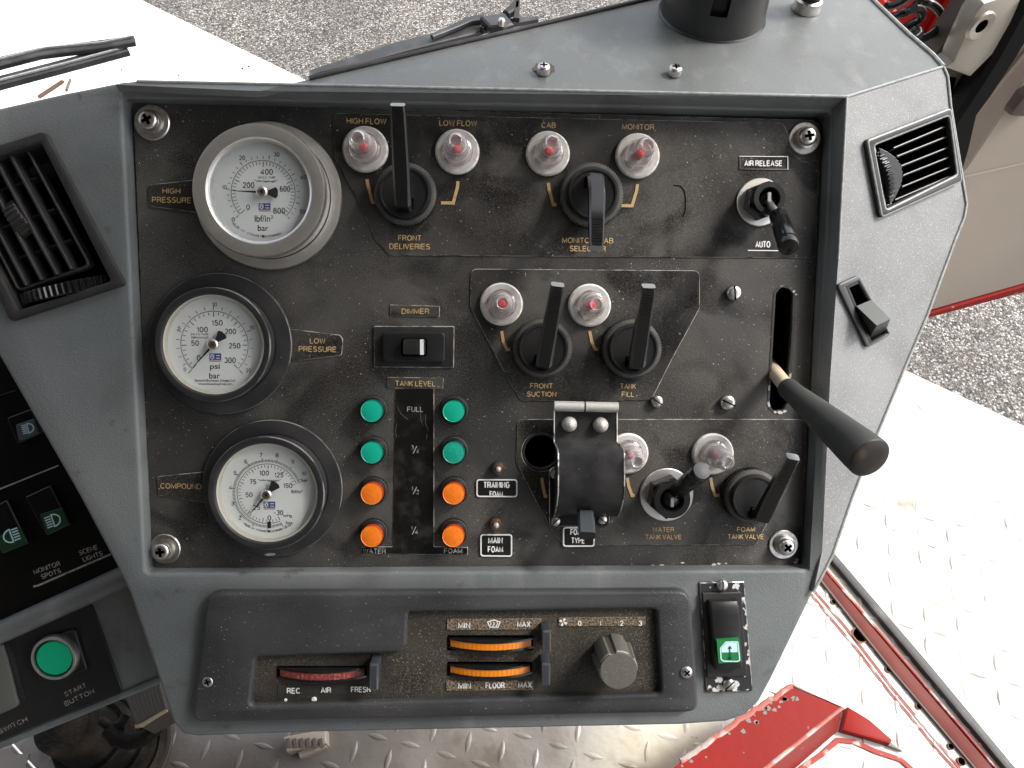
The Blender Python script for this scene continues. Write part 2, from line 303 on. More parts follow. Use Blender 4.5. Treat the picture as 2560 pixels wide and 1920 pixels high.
class MB:
    def __init__(s): s.v = []; s.f = []; s.m = []
    def add(s, vs, fs, m=0):
        o = len(s.v); s.v += [V(x) for x in vs]; s.f += [tuple(o+i for i in f) for f in fs]; s.m += [m]*len(fs) if isinstance(m, int) else m
    def to(s, fr, back=None):
        s.v = [fr.m @ v for v in s.v]; return s
    def prism(s, pts, z0, z1, b=0, seg=2, m=0, bm=None, holes=(), cap=True, T=None, lid=None):
        """solid between z0 and z1 with outline pts, holes, and a rounded upper edge of size b (material bm on the edge)"""
        vs = []; fs = []; ms = []
        bm = m if bm is None else bm
        tops = []; toploops = []
        for li, loop in enumerate([pts]+list(holes)):
            lp = ccw(loop, li == 0); n = len(lp); rings = [(lp, z0)]
            if b > 0:
                for k in range(seg+1):
                    a = math.pi/2*k/seg
                    rings.append((inset(lp, b*(1-math.cos(a))), z1-b+b*math.sin(a)))
            else: rings.append((lp, z1))
            base = len(vs)
            for rp, z in rings: vs += [V((q.x, q.y, z)) for q in rp]
            for k in range(len(rings)-1):
                for i in range(n):
                    j = (i+1) % n
                    fs.append((base+k*n+i, base+k*n+j, base+(k+1)*n+j, base+(k+1)*n+i)); ms.append(bm if (b > 0 and k > 0) else m)
            tb = base+(len(rings)-1)*n
            tops.append([V((q.x, q.y, 0)) for q in rings[-1][0]]); toploops.append(list(range(tb, tb+n)))
        if cap:
            flat = sum(toploops, [])
            if len(tops) == 1 and len(tops[0]) <= 4:
                fs.append(tuple(flat)); ms.append(m if lid is None else lid)
            else:
                for t in tessellate_polygon(tops):
                    a, b_, c = (vs[flat[i]] for i in t)
                    fs.append(tuple(flat[i] for i in (t if (b_-a).cross(c-a).z > 0 else t[::-1]))); ms.append(m if lid is None else lid)
        if T is not None: vs = [T @ x for x in vs]
        s.add(vs, fs, ms); return s
    def lathe(s, c, prof, n=32, m=0, T=None, mats=None, wob=None, gap=None):
        """prof: (radius, z) from the rim inwards or outwards; c centre (x, y[, z])"""
        vs = []; fs = []; ms = []; z0 = c[2] if len(c) > 2 else 0
        for k, (r, z) in enumerate(prof):
            for i in range(n):
                a = 2*math.pi*i/n; rr_ = r*(wob(k, a) if wob else 1)
                q = V((rr_*math.cos(a), rr_*math.sin(a), z))
                q = (T @ q) if T is not None else q
                vs.append(q+V((c[0], c[1], z0)))
        for k in range(len(prof)-1):
            for i in range(n):
                if gap and gap(k, 2*math.pi*(i+.5)/n): continue
                j = (i+1) % n
                fs.append((k*n+i, k*n+j, (k+1)*n+j, (k+1)*n+i)); ms.append(mats[k] if mats else m)
        s.add(vs, fs, ms); return s
    def along(s, p0, d, prof, n=24, m=0, mats=None, wob=None):
        """lathe about an axis through p0 in direction d; prof (radius, distance)"""
        q = V(d).normalized().to_track_quat('Z', 'Y').to_matrix()
        return s.lathe(V(p0), prof, n, m, T=q, mats=mats, wob=wob)
    def tube(s, path, r, n=10, m=0, closed=False):
        path = [V(p) for p in path]; vs = []; fs = []; N = len(path); up = None
        for i, p in enumerate(path):
            t = (path[min(i+1, N-1)]-path[max(i-1, 0)]).normalized()
            if up is None: up = t.orthogonal().normalized()
            up = (up-t*up.dot(t)).normalized(); sd = t.cross(up); ri = r[i] if isinstance(r, (list, tuple)) else r
            vs += [p+(up*math.cos(2*math.pi*k/n)+sd*math.sin(2*math.pi*k/n))*ri for k in range(n)]
        for i in range(N-1):
            for k in range(n):
                j = (k+1) % n; fs.append((i*n+k, i*n+j, (i+1)*n+j, (i+1)*n+k))
        fs.append(tuple(range(n))[::-1]); fs.append(tuple(range((N-1)*n, N*n)))
        s.add(vs, fs, m); return s
    def bar(s, path, w_, t_, side, m=0, ch=.18, endm=None, edge=False):
        """bar of rectangular section (width along side, thickness across) swept along a path, corners eased"""
        path = [V(p) for p in path]; N = len(path); vs = []; fs = []; ms = []; sd0 = V(side).normalized()
        for i, p in enumerate(path):
            t = (path[min(i+1, N-1)]-path[max(i-1, 0)]).normalized()
            sd = (sd0-t*sd0.dot(t)).normalized(); up = t.cross(sd)
            w = (w_[i] if isinstance(w_, (list, tuple)) else w_)/2; th = (t_[i] if isinstance(t_, (list, tuple)) else t_)/2; c = ch*min(w, th)*2
            for a, b in ((w, -th+c), (w, th-c), (w-c, th), (-w+c, th), (-w, th-c), (-w, -th+c), (-w+c, -th), (w-c, -th)):
                vs.append(p+sd*a+up*b)
        for i in range(N-1):
            for k in range(8):
                j = (k+1) % 8; fs.append((i*8+k, i*8+j, (i+1)*8+j, (i+1)*8+k)); ms.append(2 if (endm is not None and edge and k % 2) else m)
        fs.append(tuple(range(8))[::-1]); ms.append(m); fs.append(tuple(range((N-1)*8, N*8))); ms.append(m if endm is None else endm)
        s.add(vs, fs, ms); return s
    def stroke(s, pts, w, z0, z1, m=0, closed=False):
        """flat line of width w through 2D points"""
        p = [V((q[0], q[1])) for q in pts]; n = len(p); L = []; Rr = []
        for i in range(n):
            a = p[i-1] if (i or closed) else None; c = p[(i+1) % n] if (i < n-1 or closed) else None
            d1 = (p[i]-a).normalized() if a is not None else None; d2 = (c-p[i]).normalized() if c is not None else None
            d1 = d1 or d2; d2 = d2 or d1
            n1 = V((-d1.y, d1.x)); n2 = V((-d2.y, d2.x)); k = max(.4, 1+n1.dot(n2)); o = (n1+n2)*(w/2/k)
            L.append(p[i]+o); Rr.append(p[i]-o)
        vs = [V((q.x, q.y, z1)) for q in L]+[V((q.x, q.y, z1)) for q in Rr]
        fs = [(i, n+i, n+(i+1) % n, (i+1) % n) for i in range(n if closed else n-1)]
        if z0 is not None:
            vs += [V((q.x, q.y, z0)) for q in L]+[V((q.x, q.y, z0)) for q in Rr]
            for i in range(n if closed else n-1):
                j = (i+1) % n; fs += [(i, j, 2*n+j, 2*n+i), (n+j, n+i, 3*n+i, 3*n+j)]
        s.add(vs, fs, m); return s

def tag(o, label=None, cat=None, group=None, kind=None):
    if label: o['label'] = label
    if cat: o['category'] = cat
    if group: o['group'] = group
    if kind: o['kind'] = kind
    return o
class Thing:
    def __init__(s, name, label, cat, fr, o, group=None):
        s.o = bpy.data.objects.new(name, None); COL.objects.link(s.o); s.o.empty_display_size = .01
        s.fr = fr; s.at = V(o); s.o.matrix_world = M @ fr.m @ Matrix.Translation(s.at); tag(s.o, label, cat, group)
def mesh_from(mb, name, mats, shift=V((0, 0, 0)), sharp=32):
    me = bpy.data.meshes.new(name); me.from_pydata([v-shift for v in mb.v], [], mb.f)
    for m in mats: me.materials.append(m)
    for p, mi in zip(me.polygons, mb.m): p.material_index = mi; p.use_smooth = True
    me.update(); me.set_sharp_from_angle(angle=R(sharp)); return me
def part(th, name, mb, mats, parent=None, label=None, kind=None, sharp=32):
    mats = mats if isinstance(mats, (list, tuple)) else [mats]
    o = bpy.data.objects.new(name, mesh_from(mb, name, mats, th.at, sharp)); COL.objects.link(o)
    o.parent = parent or th.o
    return tag(o, label, kind=kind)
def single(name, label, cat, fr, at, mb, mats, group=None, kind=None, sharp=32):
    mats = mats if isinstance(mats, (list, tuple)) else [mats]; at = V(at)
    o = bpy.data.objects.new(name, mesh_from(mb, name, mats, at, sharp)); COL.objects.link(o)
    o.matrix_world = M @ fr.m @ Matrix.Translation(at)
    return tag(o, label, cat, group, kind)

_glyph = {}
def glyphs(s, bold, italic=0):
    k = (s, bold, italic)
    if k not in _glyph:
        cu = bpy.data.curves.new('t', 'FONT'); cu.body = s; cu.offset = bold; cu.resolution_u = 3; cu.shear = italic
        ob = bpy.data.objects.new('t', cu); me = ob.to_mesh()
        vs = [v.co.copy() for v in me.vertices]; fs = [tuple(p.vertices) for p in me.polygons]
        ob.to_mesh_clear(); bpy.data.objects.remove(ob); bpy.data.curves.remove(cu)
        x0 = min(v.x for v in vs); x1 = max(v.x for v in vs); y0 = min(v.y for v in vs); y1 = max(v.y for v in vs)
        _glyph[k] = ([((v.x-x0)/(x1-x0)-.5, (v.y-y0)/max(1e-6, y1-y0)-.5) for v in vs], fs, (x1-x0)/max(1e-6, y1-y0))
    return _glyph[k]
def write_round(mb, fr, s, c, w, hh, h, ang=0, bold=0, m=0, italic=0):
    """string s centred on photograph pixel c, w x hh pixels, rising by ang degrees, laid on height h"""
    vs, fs, asp = glyphs(s, bold, italic)
    if w is None: w = hh*asp
    ca, sa = math.cos(R(ang)), math.sin(R(ang))
    q0 = fr.pt(c, h)
    ex = fr.pt((c[0]+w/2*ca, c[1]-w/2*sa), h)-fr.pt((c[0]-w/2*ca, c[1]+w/2*sa), h)
    ey = fr.pt((c[0]-hh/2*sa, c[1]-hh/2*ca), h)-fr.pt((c[0]+hh/2*sa, c[1]+hh/2*ca), h)
    out = [q0+ex*x+ey*y for x, y in vs]
    if fs:
        a, b, cc = (out[i] for i in fs[0][:3])
        if (b-a).cross(cc-a).z < 0: fs = [f[::-1] for f in fs]
    mb.add(out, fs, m); return mb
# ------------------------------------------------------------------ plain grotesque capitals and figures, as strokes on a 1 x 1 body
def _arc(cx, cy, rx, ry, a0, a1, n=8): return [(cx+rx*math.cos(R(a0+(a1-a0)*k/n)), cy+ry*math.sin(R(a0+(a1-a0)*k/n))) for k in range(n+1)]
SF = {
 'A': (.70, [[(0, 0), (.35, 1), (.70, 0)], [(.12, .33), (.58, .33)]]),
 'B': (.62, [[(0, 0), (0, 1)], [(0, 1), (.34, 1)]+_arc(.36, .76, .22, .24, 90, -90)+[(0, .52)], [(.36, .52)]+_arc(.38, .26, .24, .26, 90, -90)+[(0, 0)]]),
 'C': (.68, [_arc(.36, .5, .36, .5, 42, 318, 14)]),
 'D': (.66, [[(0, 0), (0, 1), (.28, 1)]+_arc(.28, .5, .38, .5, 90, -90, 12)+[(0, 0)]]),
 'E': (.58, [[(.58, 1), (0, 1), (0, 0), (.58, 0)], [(0, .52), (.52, .52)]]),
 'F': (.55, [[(.55, 1), (0, 1), (0, 0)], [(0, .50), (.48, .50)]]),
 'G': (.72, [_arc(.37, .5, .37, .5, 45, 330, 14)+[(.70, .28), (.70, .47), (.40, .47)]]),
 'H': (.64, [[(0, 0), (0, 1)], [(.64, 0), (.64, 1)], [(0, .52), (.64, .52)]]),
 'I': (.001, [[(0, 0), (0, 1)]]),
 'J': (.45, [[(.45, 1), (.45, .28)]+_arc(.225, .26, .225, .26, 0, -180)]),
 'K': (.64, [[(0, 0), (0, 1)], [(.60, 1), (0, .38)], [(.20, .58), (.64, 0)]]),
 'L': (.50, [[(0, 1), (0, 0), (.50, 0)]]),
 'M': (.76, [[(0, 0), (0, 1), (.38, .12), (.76, 1), (.76, 0)]]),
 'N': (.64, [[(0, 0), (0, 1), (.64, 0), (.64, 1)]]),
 'O': (.76, [_arc(.38, .5, .38, .5, 0, 360, 20)]),
 'P': (.60, [[(0, 0), (0, 1), (.34, 1)]+_arc(.34, .73, .26, .27, 90, -90)+[(0, .46)]]),
 'Q': (.76, [_arc(.38, .5, .38, .5, 0, 360, 20), [(.48, .22), (.74, -.04)]]),
 'R': (.64, [[(0, 0), (0, 1), (.36, 1)]+_arc(.36, .75, .25, .25, 90, -90)+[(0, .50)], [(.36, .50), (.52, .42), (.58, .25), (.60, 0)]]),
 'S': (.62, [_arc(.31, .74, .28, .26, 25, 200, 9)+[(.10, .60), (.52, .43)]+_arc(.31, .26, .31, .26, 15, -160, 9)]),
 'T': (.62, [[(0, 1), (.62, 1)], [(.31, 1), (.31, 0)]]),
 'U': (.64, [[(0, 1), (0, .32)]+_arc(.32, .32, .32, .32, 180, 360, 10)+[(.64, 1)]]),
 'V': (.66, [[(0, 1), (.33, 0), (.66, 1)]]),
 'W': (.94, [[(0, 1), (.24, 0), (.47, 1), (.70, 0), (.94, 1)]]),
 'X': (.64, [[(0, 0), (.64, 1)], [(0, 1), (.64, 0)]]),
 'Y': (.66, [[(0, 1), (.33, .42), (.66, 1)], [(.33, .42), (.33, 0)]]),
 'Z': (.60, [[(0, 1), (.60, 1), (0, 0), (.60, 0)]]),
 '0': (.52, [_arc(.26, .5, .26, .5, 0, 360, 18)]),
 '1': (.24, [[(0, .74), (.12, .80), (.22, 1), (.22, 0)]]),
 '2': (.52, [_arc(.26, .72, .25, .28, 165, -30, 9)+[(.02, .02), (.52, 0)]]),
 '3': (.52, [_arc(.26, .75, .23, .25, 150, -75, 9), _arc(.26, .27, .26, .27, 80, -155, 10)]),
 '4': (.56, [[(.42, 0), (.42, 1), (0, .26), (.56, .26)]]),
 '5': (.52, [[(.48, 1), (.08, 1), (.03, .48)]+_arc(.26, .32, .26, .32, 125, -150, 12)]),
 '6': (.52, [_arc(.30, .62, .28, .38, 60, 180, 8)+_arc(.26, .30, .25, .30, 180, 540, 14)]),
 '7': (.50, [[(0, 1), (.50, 1), (.18, 0)]]),
 '8': (.52, [_arc(.26, .76, .21, .24, 0, 360, 14), _arc(.26, .27, .26, .27, 0, 360, 14)]),
 '9': (.52, [_arc(.22, .38, .28, .38, 240, 360, 8)+_arc(.26, .70, .25, .30, 0, 360, 14)]),
 '/': (.36, [[(0, -.05), (.36, 1.05)]]), '.': (.02, [[(0, 0), (.02, .02)]]), '-': (.34, [[(0, .42), (.34, .42)]]),
}
def write(mb, fr, s, c, w, hh, h, ang=0, bold=0, m=0, italic=0):
    """string s centred on photograph pixel c, w x hh pixels, rising by ang degrees, laid on height h"""
    if not all(ch in SF or ch == ' ' for ch in s): return write_round(mb, fr, s, c, w, hh, h, ang, bold, m)
    x = 0; segs = []; sp = .24+bold*1.5
    for ch in s:
        if ch == ' ': x += .30; continue
        wd, ss = SF[ch]; segs += [[(x+a, b) for a, b in st] for st in ss]; x += wd+sp
    tot = max(x-sp, .02)
    ca, sa = math.cos(R(ang)), math.sin(R(ang)); q0 = fr.pt(c, h)
    wt = hh*(.128+bold*1.6)                                # stroke weight in pixels
    if len(s) == 1 and s == '1': w = hh*.26
    we, he = max(w-wt, wt*.3), max(hh-wt, wt)
    wt = min(wt, we/max(tot, .3)*.27) if bold > .02 and len(s) > 1 else wt
    ex = (fr.pt((c[0]+we/2*ca, c[1]-we/2*sa), h)-fr.pt((c[0]-we/2*ca, c[1]+we/2*sa), h))
    ey = (fr.pt((c[0]-he/2*sa, c[1]-he/2*ca), h)-fr.pt((c[0]+he/2*sa, c[1]+he/2*ca), h))
    wm = wt*fr.mpp(c, h)
    for k, st in enumerate(segs):
        pts = [q0+ex*(a/tot-.5)+ey*(b-.5) for a, b in st]
        closed = (pts[0]-pts[-1]).length < 1e-7
        pts = [V((p.x, p.y)) for p in (pts[:-1] if closed else pts)]
        mb.stroke(pts, wm, None, h+(k % 5)*3e-6, m, closed)
    return mb
def lettering(th, s, c, w, hh, h, mat, ang=0, bold=.012, parent=None, fr=None):
    mb = write(MB(), fr or th.fr, s, c, w, hh, h, ang, bold)
    return part(th, 'lettering', mb, mat, parent, kind=None)
# ------------------------------------------------------------------ planes of the place
def P(fr, z, pts, h=0): return [fr.pt(z(*p), h) for p in pts]
def xy(q): return V((q.x, q.y))
FH = FACE_H
A3 = PAN.pt(F(1829, 209), .0155); TL3 = PAN.pt(F(296, 176), .0140); B3 = PAN.pt(F(1811, 560), .0140); Q3 = PAN.pt(F(1776, 1190), .0105)
TOP = Fr(TL3, A3-TL3, FW)                                            # dash top, nearly level
C3 = TOP.glob(TOP.pt(F(2037, 144)))
WA = Fr(A3, C3-A3, A3-B3)                                            # right wing, upper facet
D3 = WA.glob(WA.pt(F(2087, 440)))
WBF = Fr(B3, D3-B3, B3-Q3)                                           # right wing, lower facet
LFT = Fr(V((0, 0, -.05)))                                            # driver's facia
def level(drop): return Fr(CAMP-UP*drop, V((1, 0, 0)), FW)
FLO = level(FLOOR_DROP); GRD = level(GROUND_DROP)

# ------------------------------------------------------------------ setting: asphalt and cab floor
single('ground', None, None, GRD, (0, 0, 0), MB().prism([(-60, -60), (60, -60), (60, 60), (-60, 60)], -.05, 0), GROUND, kind='structure')
def cab_floor():
    m = bpy.data.materials.new('chequer_plate_white_paint_and_door_light'); m.use_nodes = True
    n = m.node_tree.nodes; l = m.node_tree.links; b = n['Principled BSDF']; tc = n.new('ShaderNodeTexCoord')
    def nz(s, d, off=0):
        t = n.new('ShaderNodeTexNoise'); t.inputs['Scale'].default_value = s; t.inputs['Detail'].default_value = d
        mp = n.new('ShaderNodeMapping'); mp.inputs['Location'].default_value = (off, off, 0); l.new(tc.outputs['Object'], mp.inputs[0]); l.new(mp.outputs[0], t.inputs['Vector']); return t.outputs[0]
    def rg(src, a, c, o0=0, o1=1):
        r = n.new('ShaderNodeMapRange'); l.new(src, r.inputs[0]); r.inputs[1].default_value = a; r.inputs[2].default_value = c; r.inputs[3].default_value = o0; r.inputs[4].default_value = o1; return r.outputs[0]
    def mix(f, a, c):
        x = n.new('ShaderNodeMix'); x.data_type = 'RGBA'; l.new(f, x.inputs[0])
        for k, q in ((6, a), (7, c)):
            if isinstance(q, tuple): x.inputs[k].default_value = (*q, 1)
            else: l.new(q, x.inputs[k])
        return x.outputs[2]
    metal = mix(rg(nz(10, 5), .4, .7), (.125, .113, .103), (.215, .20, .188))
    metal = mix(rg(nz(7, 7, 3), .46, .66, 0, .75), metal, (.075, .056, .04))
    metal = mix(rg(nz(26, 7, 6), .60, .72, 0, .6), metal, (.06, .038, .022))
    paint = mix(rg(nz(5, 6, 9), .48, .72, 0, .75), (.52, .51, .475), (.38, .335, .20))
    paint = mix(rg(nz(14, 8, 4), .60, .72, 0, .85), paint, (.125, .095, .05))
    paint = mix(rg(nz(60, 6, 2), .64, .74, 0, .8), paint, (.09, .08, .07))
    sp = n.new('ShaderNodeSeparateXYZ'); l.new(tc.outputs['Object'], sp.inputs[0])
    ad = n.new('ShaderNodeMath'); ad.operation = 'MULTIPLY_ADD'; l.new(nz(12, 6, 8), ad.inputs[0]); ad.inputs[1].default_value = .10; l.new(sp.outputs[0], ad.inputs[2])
    f = rg(ad.outputs[0], .115, .225)  # whitening along X: worn paint mixed with painted-in door light
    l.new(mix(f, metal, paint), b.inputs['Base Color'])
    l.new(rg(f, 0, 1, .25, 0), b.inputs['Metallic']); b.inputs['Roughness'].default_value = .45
    bn = n.new('ShaderNodeBump'); bn.inputs['Distance'].default_value = .002; bn.inputs['Strength'].default_value = .35; l.new(nz(70, 3), bn.inputs['Height']); l.new(bn.outputs[0], b.inputs['Normal'])
    return m
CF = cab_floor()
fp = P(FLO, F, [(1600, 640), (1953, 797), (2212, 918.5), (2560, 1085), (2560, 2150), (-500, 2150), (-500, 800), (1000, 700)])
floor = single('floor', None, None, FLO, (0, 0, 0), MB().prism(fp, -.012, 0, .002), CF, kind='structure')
# raised lozenges of the chequer plate
mb = MB(); rng = random.Random(3)
g = .0262; ang0 = R(30)
poly = [xy(p) for p in fp]
def inside(q, poly):
    c = False
    for i in range(len(poly)):
        a, b = poly[i-1], poly[i]
        if (a.y > q.y) != (b.y > q.y) and q.x < (b.x-a.x)*(q.y-a.y)/(b.y-a.y)+a.x: c = not c
    return c
FT = Matrix.Rotation(ang0, 2)
for i in range(-60, 61):
    for j in range(-60, 61):
        q = FT @ V((i*g, j*g))
        if not inside(q, poly) or abs(q.x) > .9 or q.y > .42 or q.y < -.45: continue
        if rng.random() < .05: continue
        q = q+V((rng.uniform(-.0012, .0012), rng.uniform(-.0012, .0012))); zs = rng.uniform(.35, 1.0)
        a = ang0+rng.uniform(-.06, .06)+(R(45) if (i+j) % 2 else R(-45)); ca, sa = math.cos(a), math.sin(a); L, W_ = .0112, .0031
        o = len(mb.v); pr = []
        for k in range(-4, 5):
            t = k/4; wd = W_*(1-t*t); hh = .0017*zs*(1-t*t)
            pr.append((t*L, wd, hh))
        vs = []
        for (x, wd, hh) in pr:
            for (yy, zz) in ((-wd, 0), (-wd*.35, hh), (wd*.35, hh), (wd, 0)): vs.append(V((q.x+ca*x-sa*yy, q.y+sa*x+ca*yy, zz+.0001)))
        fs = [(r*4+c, (r+1)*4+c, (r+1)*4+c+1, r*4+c+1) for r in range(8) for c in range(3)]
        mb.add(vs, [f[::-1] for f in fs])
class Dummy: pass
dm = Dummy(); dm.at = V((0, 0, 0)); dm.o = floor; dm.fr = FLO
mb.m = [1 if (i % 3 != 1 and mb.v[mb.f[i][0]].x > .17) else 0 for i in range(len(mb.m))]  # flanks darker than the crowns where the plate is white
part(dm, 'tread_lozenge', mb, [CF, material('dark_tread_side', (.27, .255, .235), .6, .0, layers=[dict(c=(.52, .51, .48), s=(45, .32, .50), a=.97, d=7)])], floor, kind='stuff')

# sill rails on the floor
def strip(name, label, cat, pts, h, mat, z=Z9, h0=0.0, b=.0008):
    q = P(FLO, z, pts); c = sum((xy(p) for p in q), V((0, 0)))/len(q)
    return single(name, label, cat, FLO, (c.x, c.y, h0), MB().prism(q, h0, h, b), mat)
th = Thing('door_sill_channel', 'faded dusty red channel strip running diagonally across the white step floor', 'sill channel', FLO, (*xy(FLO.pt(Z9(1400, 1080))), 0))
part(th, 'channel', MB().prism(P(FLO, Z9, [(320, -180), (860, 440), (1400, 1080), (1895, 1659), (2310, 2140), (2210, 2140), (1800, 1659), (1300, 1070), (1090, 810), (850, 510), (300, -120)]), .0002, .0026, .0004), REDSTRIP)
mb = MB(); mb.prism(P(FLO, Z9, [(312, -190), (850, 430), (1400, 1068), (1900, 1652), (2320, 2145), (2335, 2145), (1912, 1648), (1412, 1062), (862, 420), (324, -200)]), .0002, .004, .0008)
part(th, 'lip', mb, REDLINE)
mb = MB(); mb.prism(P(FLO, Z9, [(300, -120), (850, 505), (1092, 815), (1300, 1075), (1795, 1659), (2200, 2145), (2185, 2145), (1783, 1664), (1288, 1080), (1080, 820), (838, 512), (288, -112)]), .0002, .004, .0008)
part(th, 'lip', mb, BROWNM)
strip('rubber_door_seal', 'black rubber strip lying along the right side of the red sill channel', 'rubber strip',
      [(370, -290), (925, 360), (1500, 1035), (2015, 1659), (2420, 2150), (2360, 2150), (1955, 1659), (1455, 1060), (900, 395), (345, -255)], .008, RUBBER)
th = Thing('painted_seam', 'chipped red paint seam along the left side of the sill channel holes', 'paint seam', FLO, (*xy(FLO.pt(Z9(1300, 1220))), 0))
mb = MB()
for pts in ([(400, 90), (815, 575), (1000, 790), (1090, 905), (1300, 1180), (1500, 1420), (1720, 1680), (2080, 2120)], [(800, 600), (930, 760), (1070, 925), (1280, 1200), (1400, 1340), (1560, 1540), (1690, 1680)]):
    mb.stroke([xy(q) for q in P(FLO, Z9, pts)], .0042 if pts[0][0] > 810 else .0022, None, .0016)
part(th, 'paint', mb, REDLINE)
for k, (x, y, r) in enumerate([(935, 648, 14), (1095, 850, 42), (1270, 1060, 17), (1455, 1285, 17), (1648, 1528, 17), (1712, 1620, 22)]):
    q = FLO.pt(Z9(x, y)); rr = r/2.4395*FLO.mpp(Z9(x, y))
    mb = MB().lathe((q.x, q.y), [(rr*1.15, .0003), (rr*1.15, .0022), (rr, .0022), (rr, .0008), (0, .0008)], 20, mats=[0, 0, 0, 1])
    single('bolt_hole', ['small rusty hole highest in the row beside the red channel', 'largest round dark hole beside the red sill channel', 'rusty hole just below the largest one beside the red channel',
           'third small rusty hole down beside the red channel', 'oval rusty hole near the bottom of the red channel', 'rust ringed hole lowest of the row by the red channel'][k],
           'hole', FLO, (q.x, q.y, 0), mb, [material('rusty_hole_rim', (.20, .10, .06), .7) if k == 0 else bpy.data.materials['rusty_hole_rim'], VOID], group='holes along the sill channel')
# red steel box and gusset on the floor
th = Thing('red_steel_box', 'chipped red painted steel box under the lower right corner of the console', 'steel box', FLO, (*xy(FLO.pt(Z9(500, 1450))), 0))
hT = .075
tp = P(FLO, Z9, [(-700, 2230), (0, 1625), (420, 1330), (690, 1160), (990, 1290), (500, 1680), (0, 2230)], hT)
bp = P(FLO, Z9, [(-640, 2300), (60, 1700), (480, 1400), (760, 1330), (955, 1440), (690, 1672), (140, 2260)], 0)
mb = MB(); n_ = len(tp)
mb.add(tp+bp, [tuple(range(n_))[::-1] if area(tp) < 0 else tuple(range(n_))]+[(i, (i+1) % n_, n_+(i+1) % n_, n_+i) for i in range(n_)])
part(th, 'box_body', mb, REDPAINT)
def smoothp(p, j):
    o = []; rg_ = random.Random(2)
    for a, b in zip(p, p[1:]): o += [a.lerp(b, k/14)+V((rg_.uniform(-j, j), rg_.uniform(-j, j), 0)) for k in range(14)]
    return o+[p[-1]]
mb = MB().tube([tp[3]+V((0, 0, -.001)), tp[4]+V((0, 0, -.001)), tp[5]+V((0, 0, -.001)), tp[6]], .0022, 8)
mb.tube(smoothp([tp[1]+V((0, 0, -.002)), tp[2]+V((0, 0, -.002)), tp[3]+V((0, 0, -.002))], .0012), .0030, 8)
part(th, 'edge_bead', mb, material('chipped_red_edge', (.34, .10, .08), .5, layers=[dict(c=(.33, .31, .28), s=(60, .5, .58), a=.9, d=6)]))
part(th, 'gusset', MB().prism(P(FLO, Z9, [(965, 1440), (1000, 1300), (1130, 1380), (1265, 1500), (1250, 1522)]), 0, .012, .001), REDPAINT)
part(th, 'gusset_tip', MB().prism(P(FLO, Z9, [(1268, 1500), (1345, 1562), (1255, 1528)]), 0, .006, .001), bpy.data.materials['rusty_hole_rim'] and material('bare_grey_metal', (.22, .21, .18), .5))
mb = MB().stroke([xy(q) for q in P(FLO, Z9, [(640, 1760), (745, 1659), (860, 1580), (960, 1490), (1060, 1500), (1180, 1555), (1345, 1610), (1410, 1670), (1430, 1760)])], .0048, 0, .0022)
mb2 = MB(); rg2 = random.Random(9)
for k in range(26):
    a_ = tp[1].lerp(tp[3], rg2.random()) if k % 2 else tp[2].lerp(tp[3], rg2.random())
    c_ = a_+V((rg2.uniform(-.001, .010), rg2.uniform(-.010, .001), 0)); r_ = rg2.uniform(.001, .0032)
    mb2.prism([(c_.x+r_*rg2.uniform(.5, 1.3)*math.cos(t*math.pi/4), c_.y+r_*rg2.uniform(.4, 1)*math.sin(t*math.pi/4)) for t in range(8)], hT-.0002, hT+.0003)
part(th, 'bare_patch', mb2, material('bare_worn_primer', (.15, .13, .11), .6), kind='stuff')
single('floor_weld_seam', 'rough red painted weld seam curving round the red box on the floor', 'weld seam', FLO, (*xy(FLO.pt(Z9(960, 1490))), 0), mb, REDLINE)

# ------------------------------------------------------------------ grey console
ox = [(-250, 300), (0, 232), (134, 201.5), (250, 178.5), (290, 175), (1000, 191), (1828, 210), (1811, 560), (1793, 821), (1776, 1190), (1759, 1278), (1717, 1365), (1667, 1468), (1641, 1516), (1612, 1545), (1570, 1560),
      (1469, 1567), (691, 1583), (425, 1592), (395, 1587), (372, 1560), (340, 1461), (280, 1284), (255, 1231), (170, 1071), (0, 774), (-250, 337)]
hole = rounded([xy(q) for q in P(PAN, F, [(263, 212), (1797, 242), (1748, 1231), (314, 1239)], FH)], .003, 3)
LV_IN = [(-420, 420), (325, 185), (880, 1285), (135, 1520)]
vhole = [xy(q) for q in P(PAN, ZE, LV_IN, FH)]
console = Thing('dashboard_console', 'grey moulded dashboard console with recessed black panel and angled right wing', 'dashboard', PAN, (0, 0, 0))
face = part(console, 'fascia', MB().prism([xy(q) for q in P(PAN, F, ox, FH)], -.045, FH, .0022, 3, holes=[hole, vhole]), GREY)
# raised inner rim along the top and right of the recess
ro_ = [(258, 180, .0091), (296, 176, .0140), (800, 186.5, .0144), (1400, 199.5, .0150), (1829, 209, .0155), (1820, 400, .0148), (1811, 560, .0140), (1793, 821, .0128), (1776, 1190, .0105), (1770, 1236, .0092)]
ri__ = [(266, 206, .0091), (298, 206, .0096), (800, 215, .0096), (1400, 226, .0096), (1801, 236, .0096), (1797, 400, .0096), (1786, 560, .0096), (1771, 821, .0096), (1751, 1190, .0096), (1749, 1232, .0091)]
mb = MB(); n_ = len(ro_); vs = [PAN.pt(F(x, y), h) for x, y, h in ro_]+[PAN.pt(F(x, y), h) for x, y, h in ri__]
lw = [V((v.x, v.y, .0080)) for v in vs[n_:]]
mb.add(vs+lw, [(n_+i, n_+i+1, i+1, i) for i in range(n_-1)]+[(2*n_+i, 2*n_+i+1, n_+i+1, n_+i) for i in range(n_-1)])
part(console, 'inner_rim', mb, GREY, sharp=50)
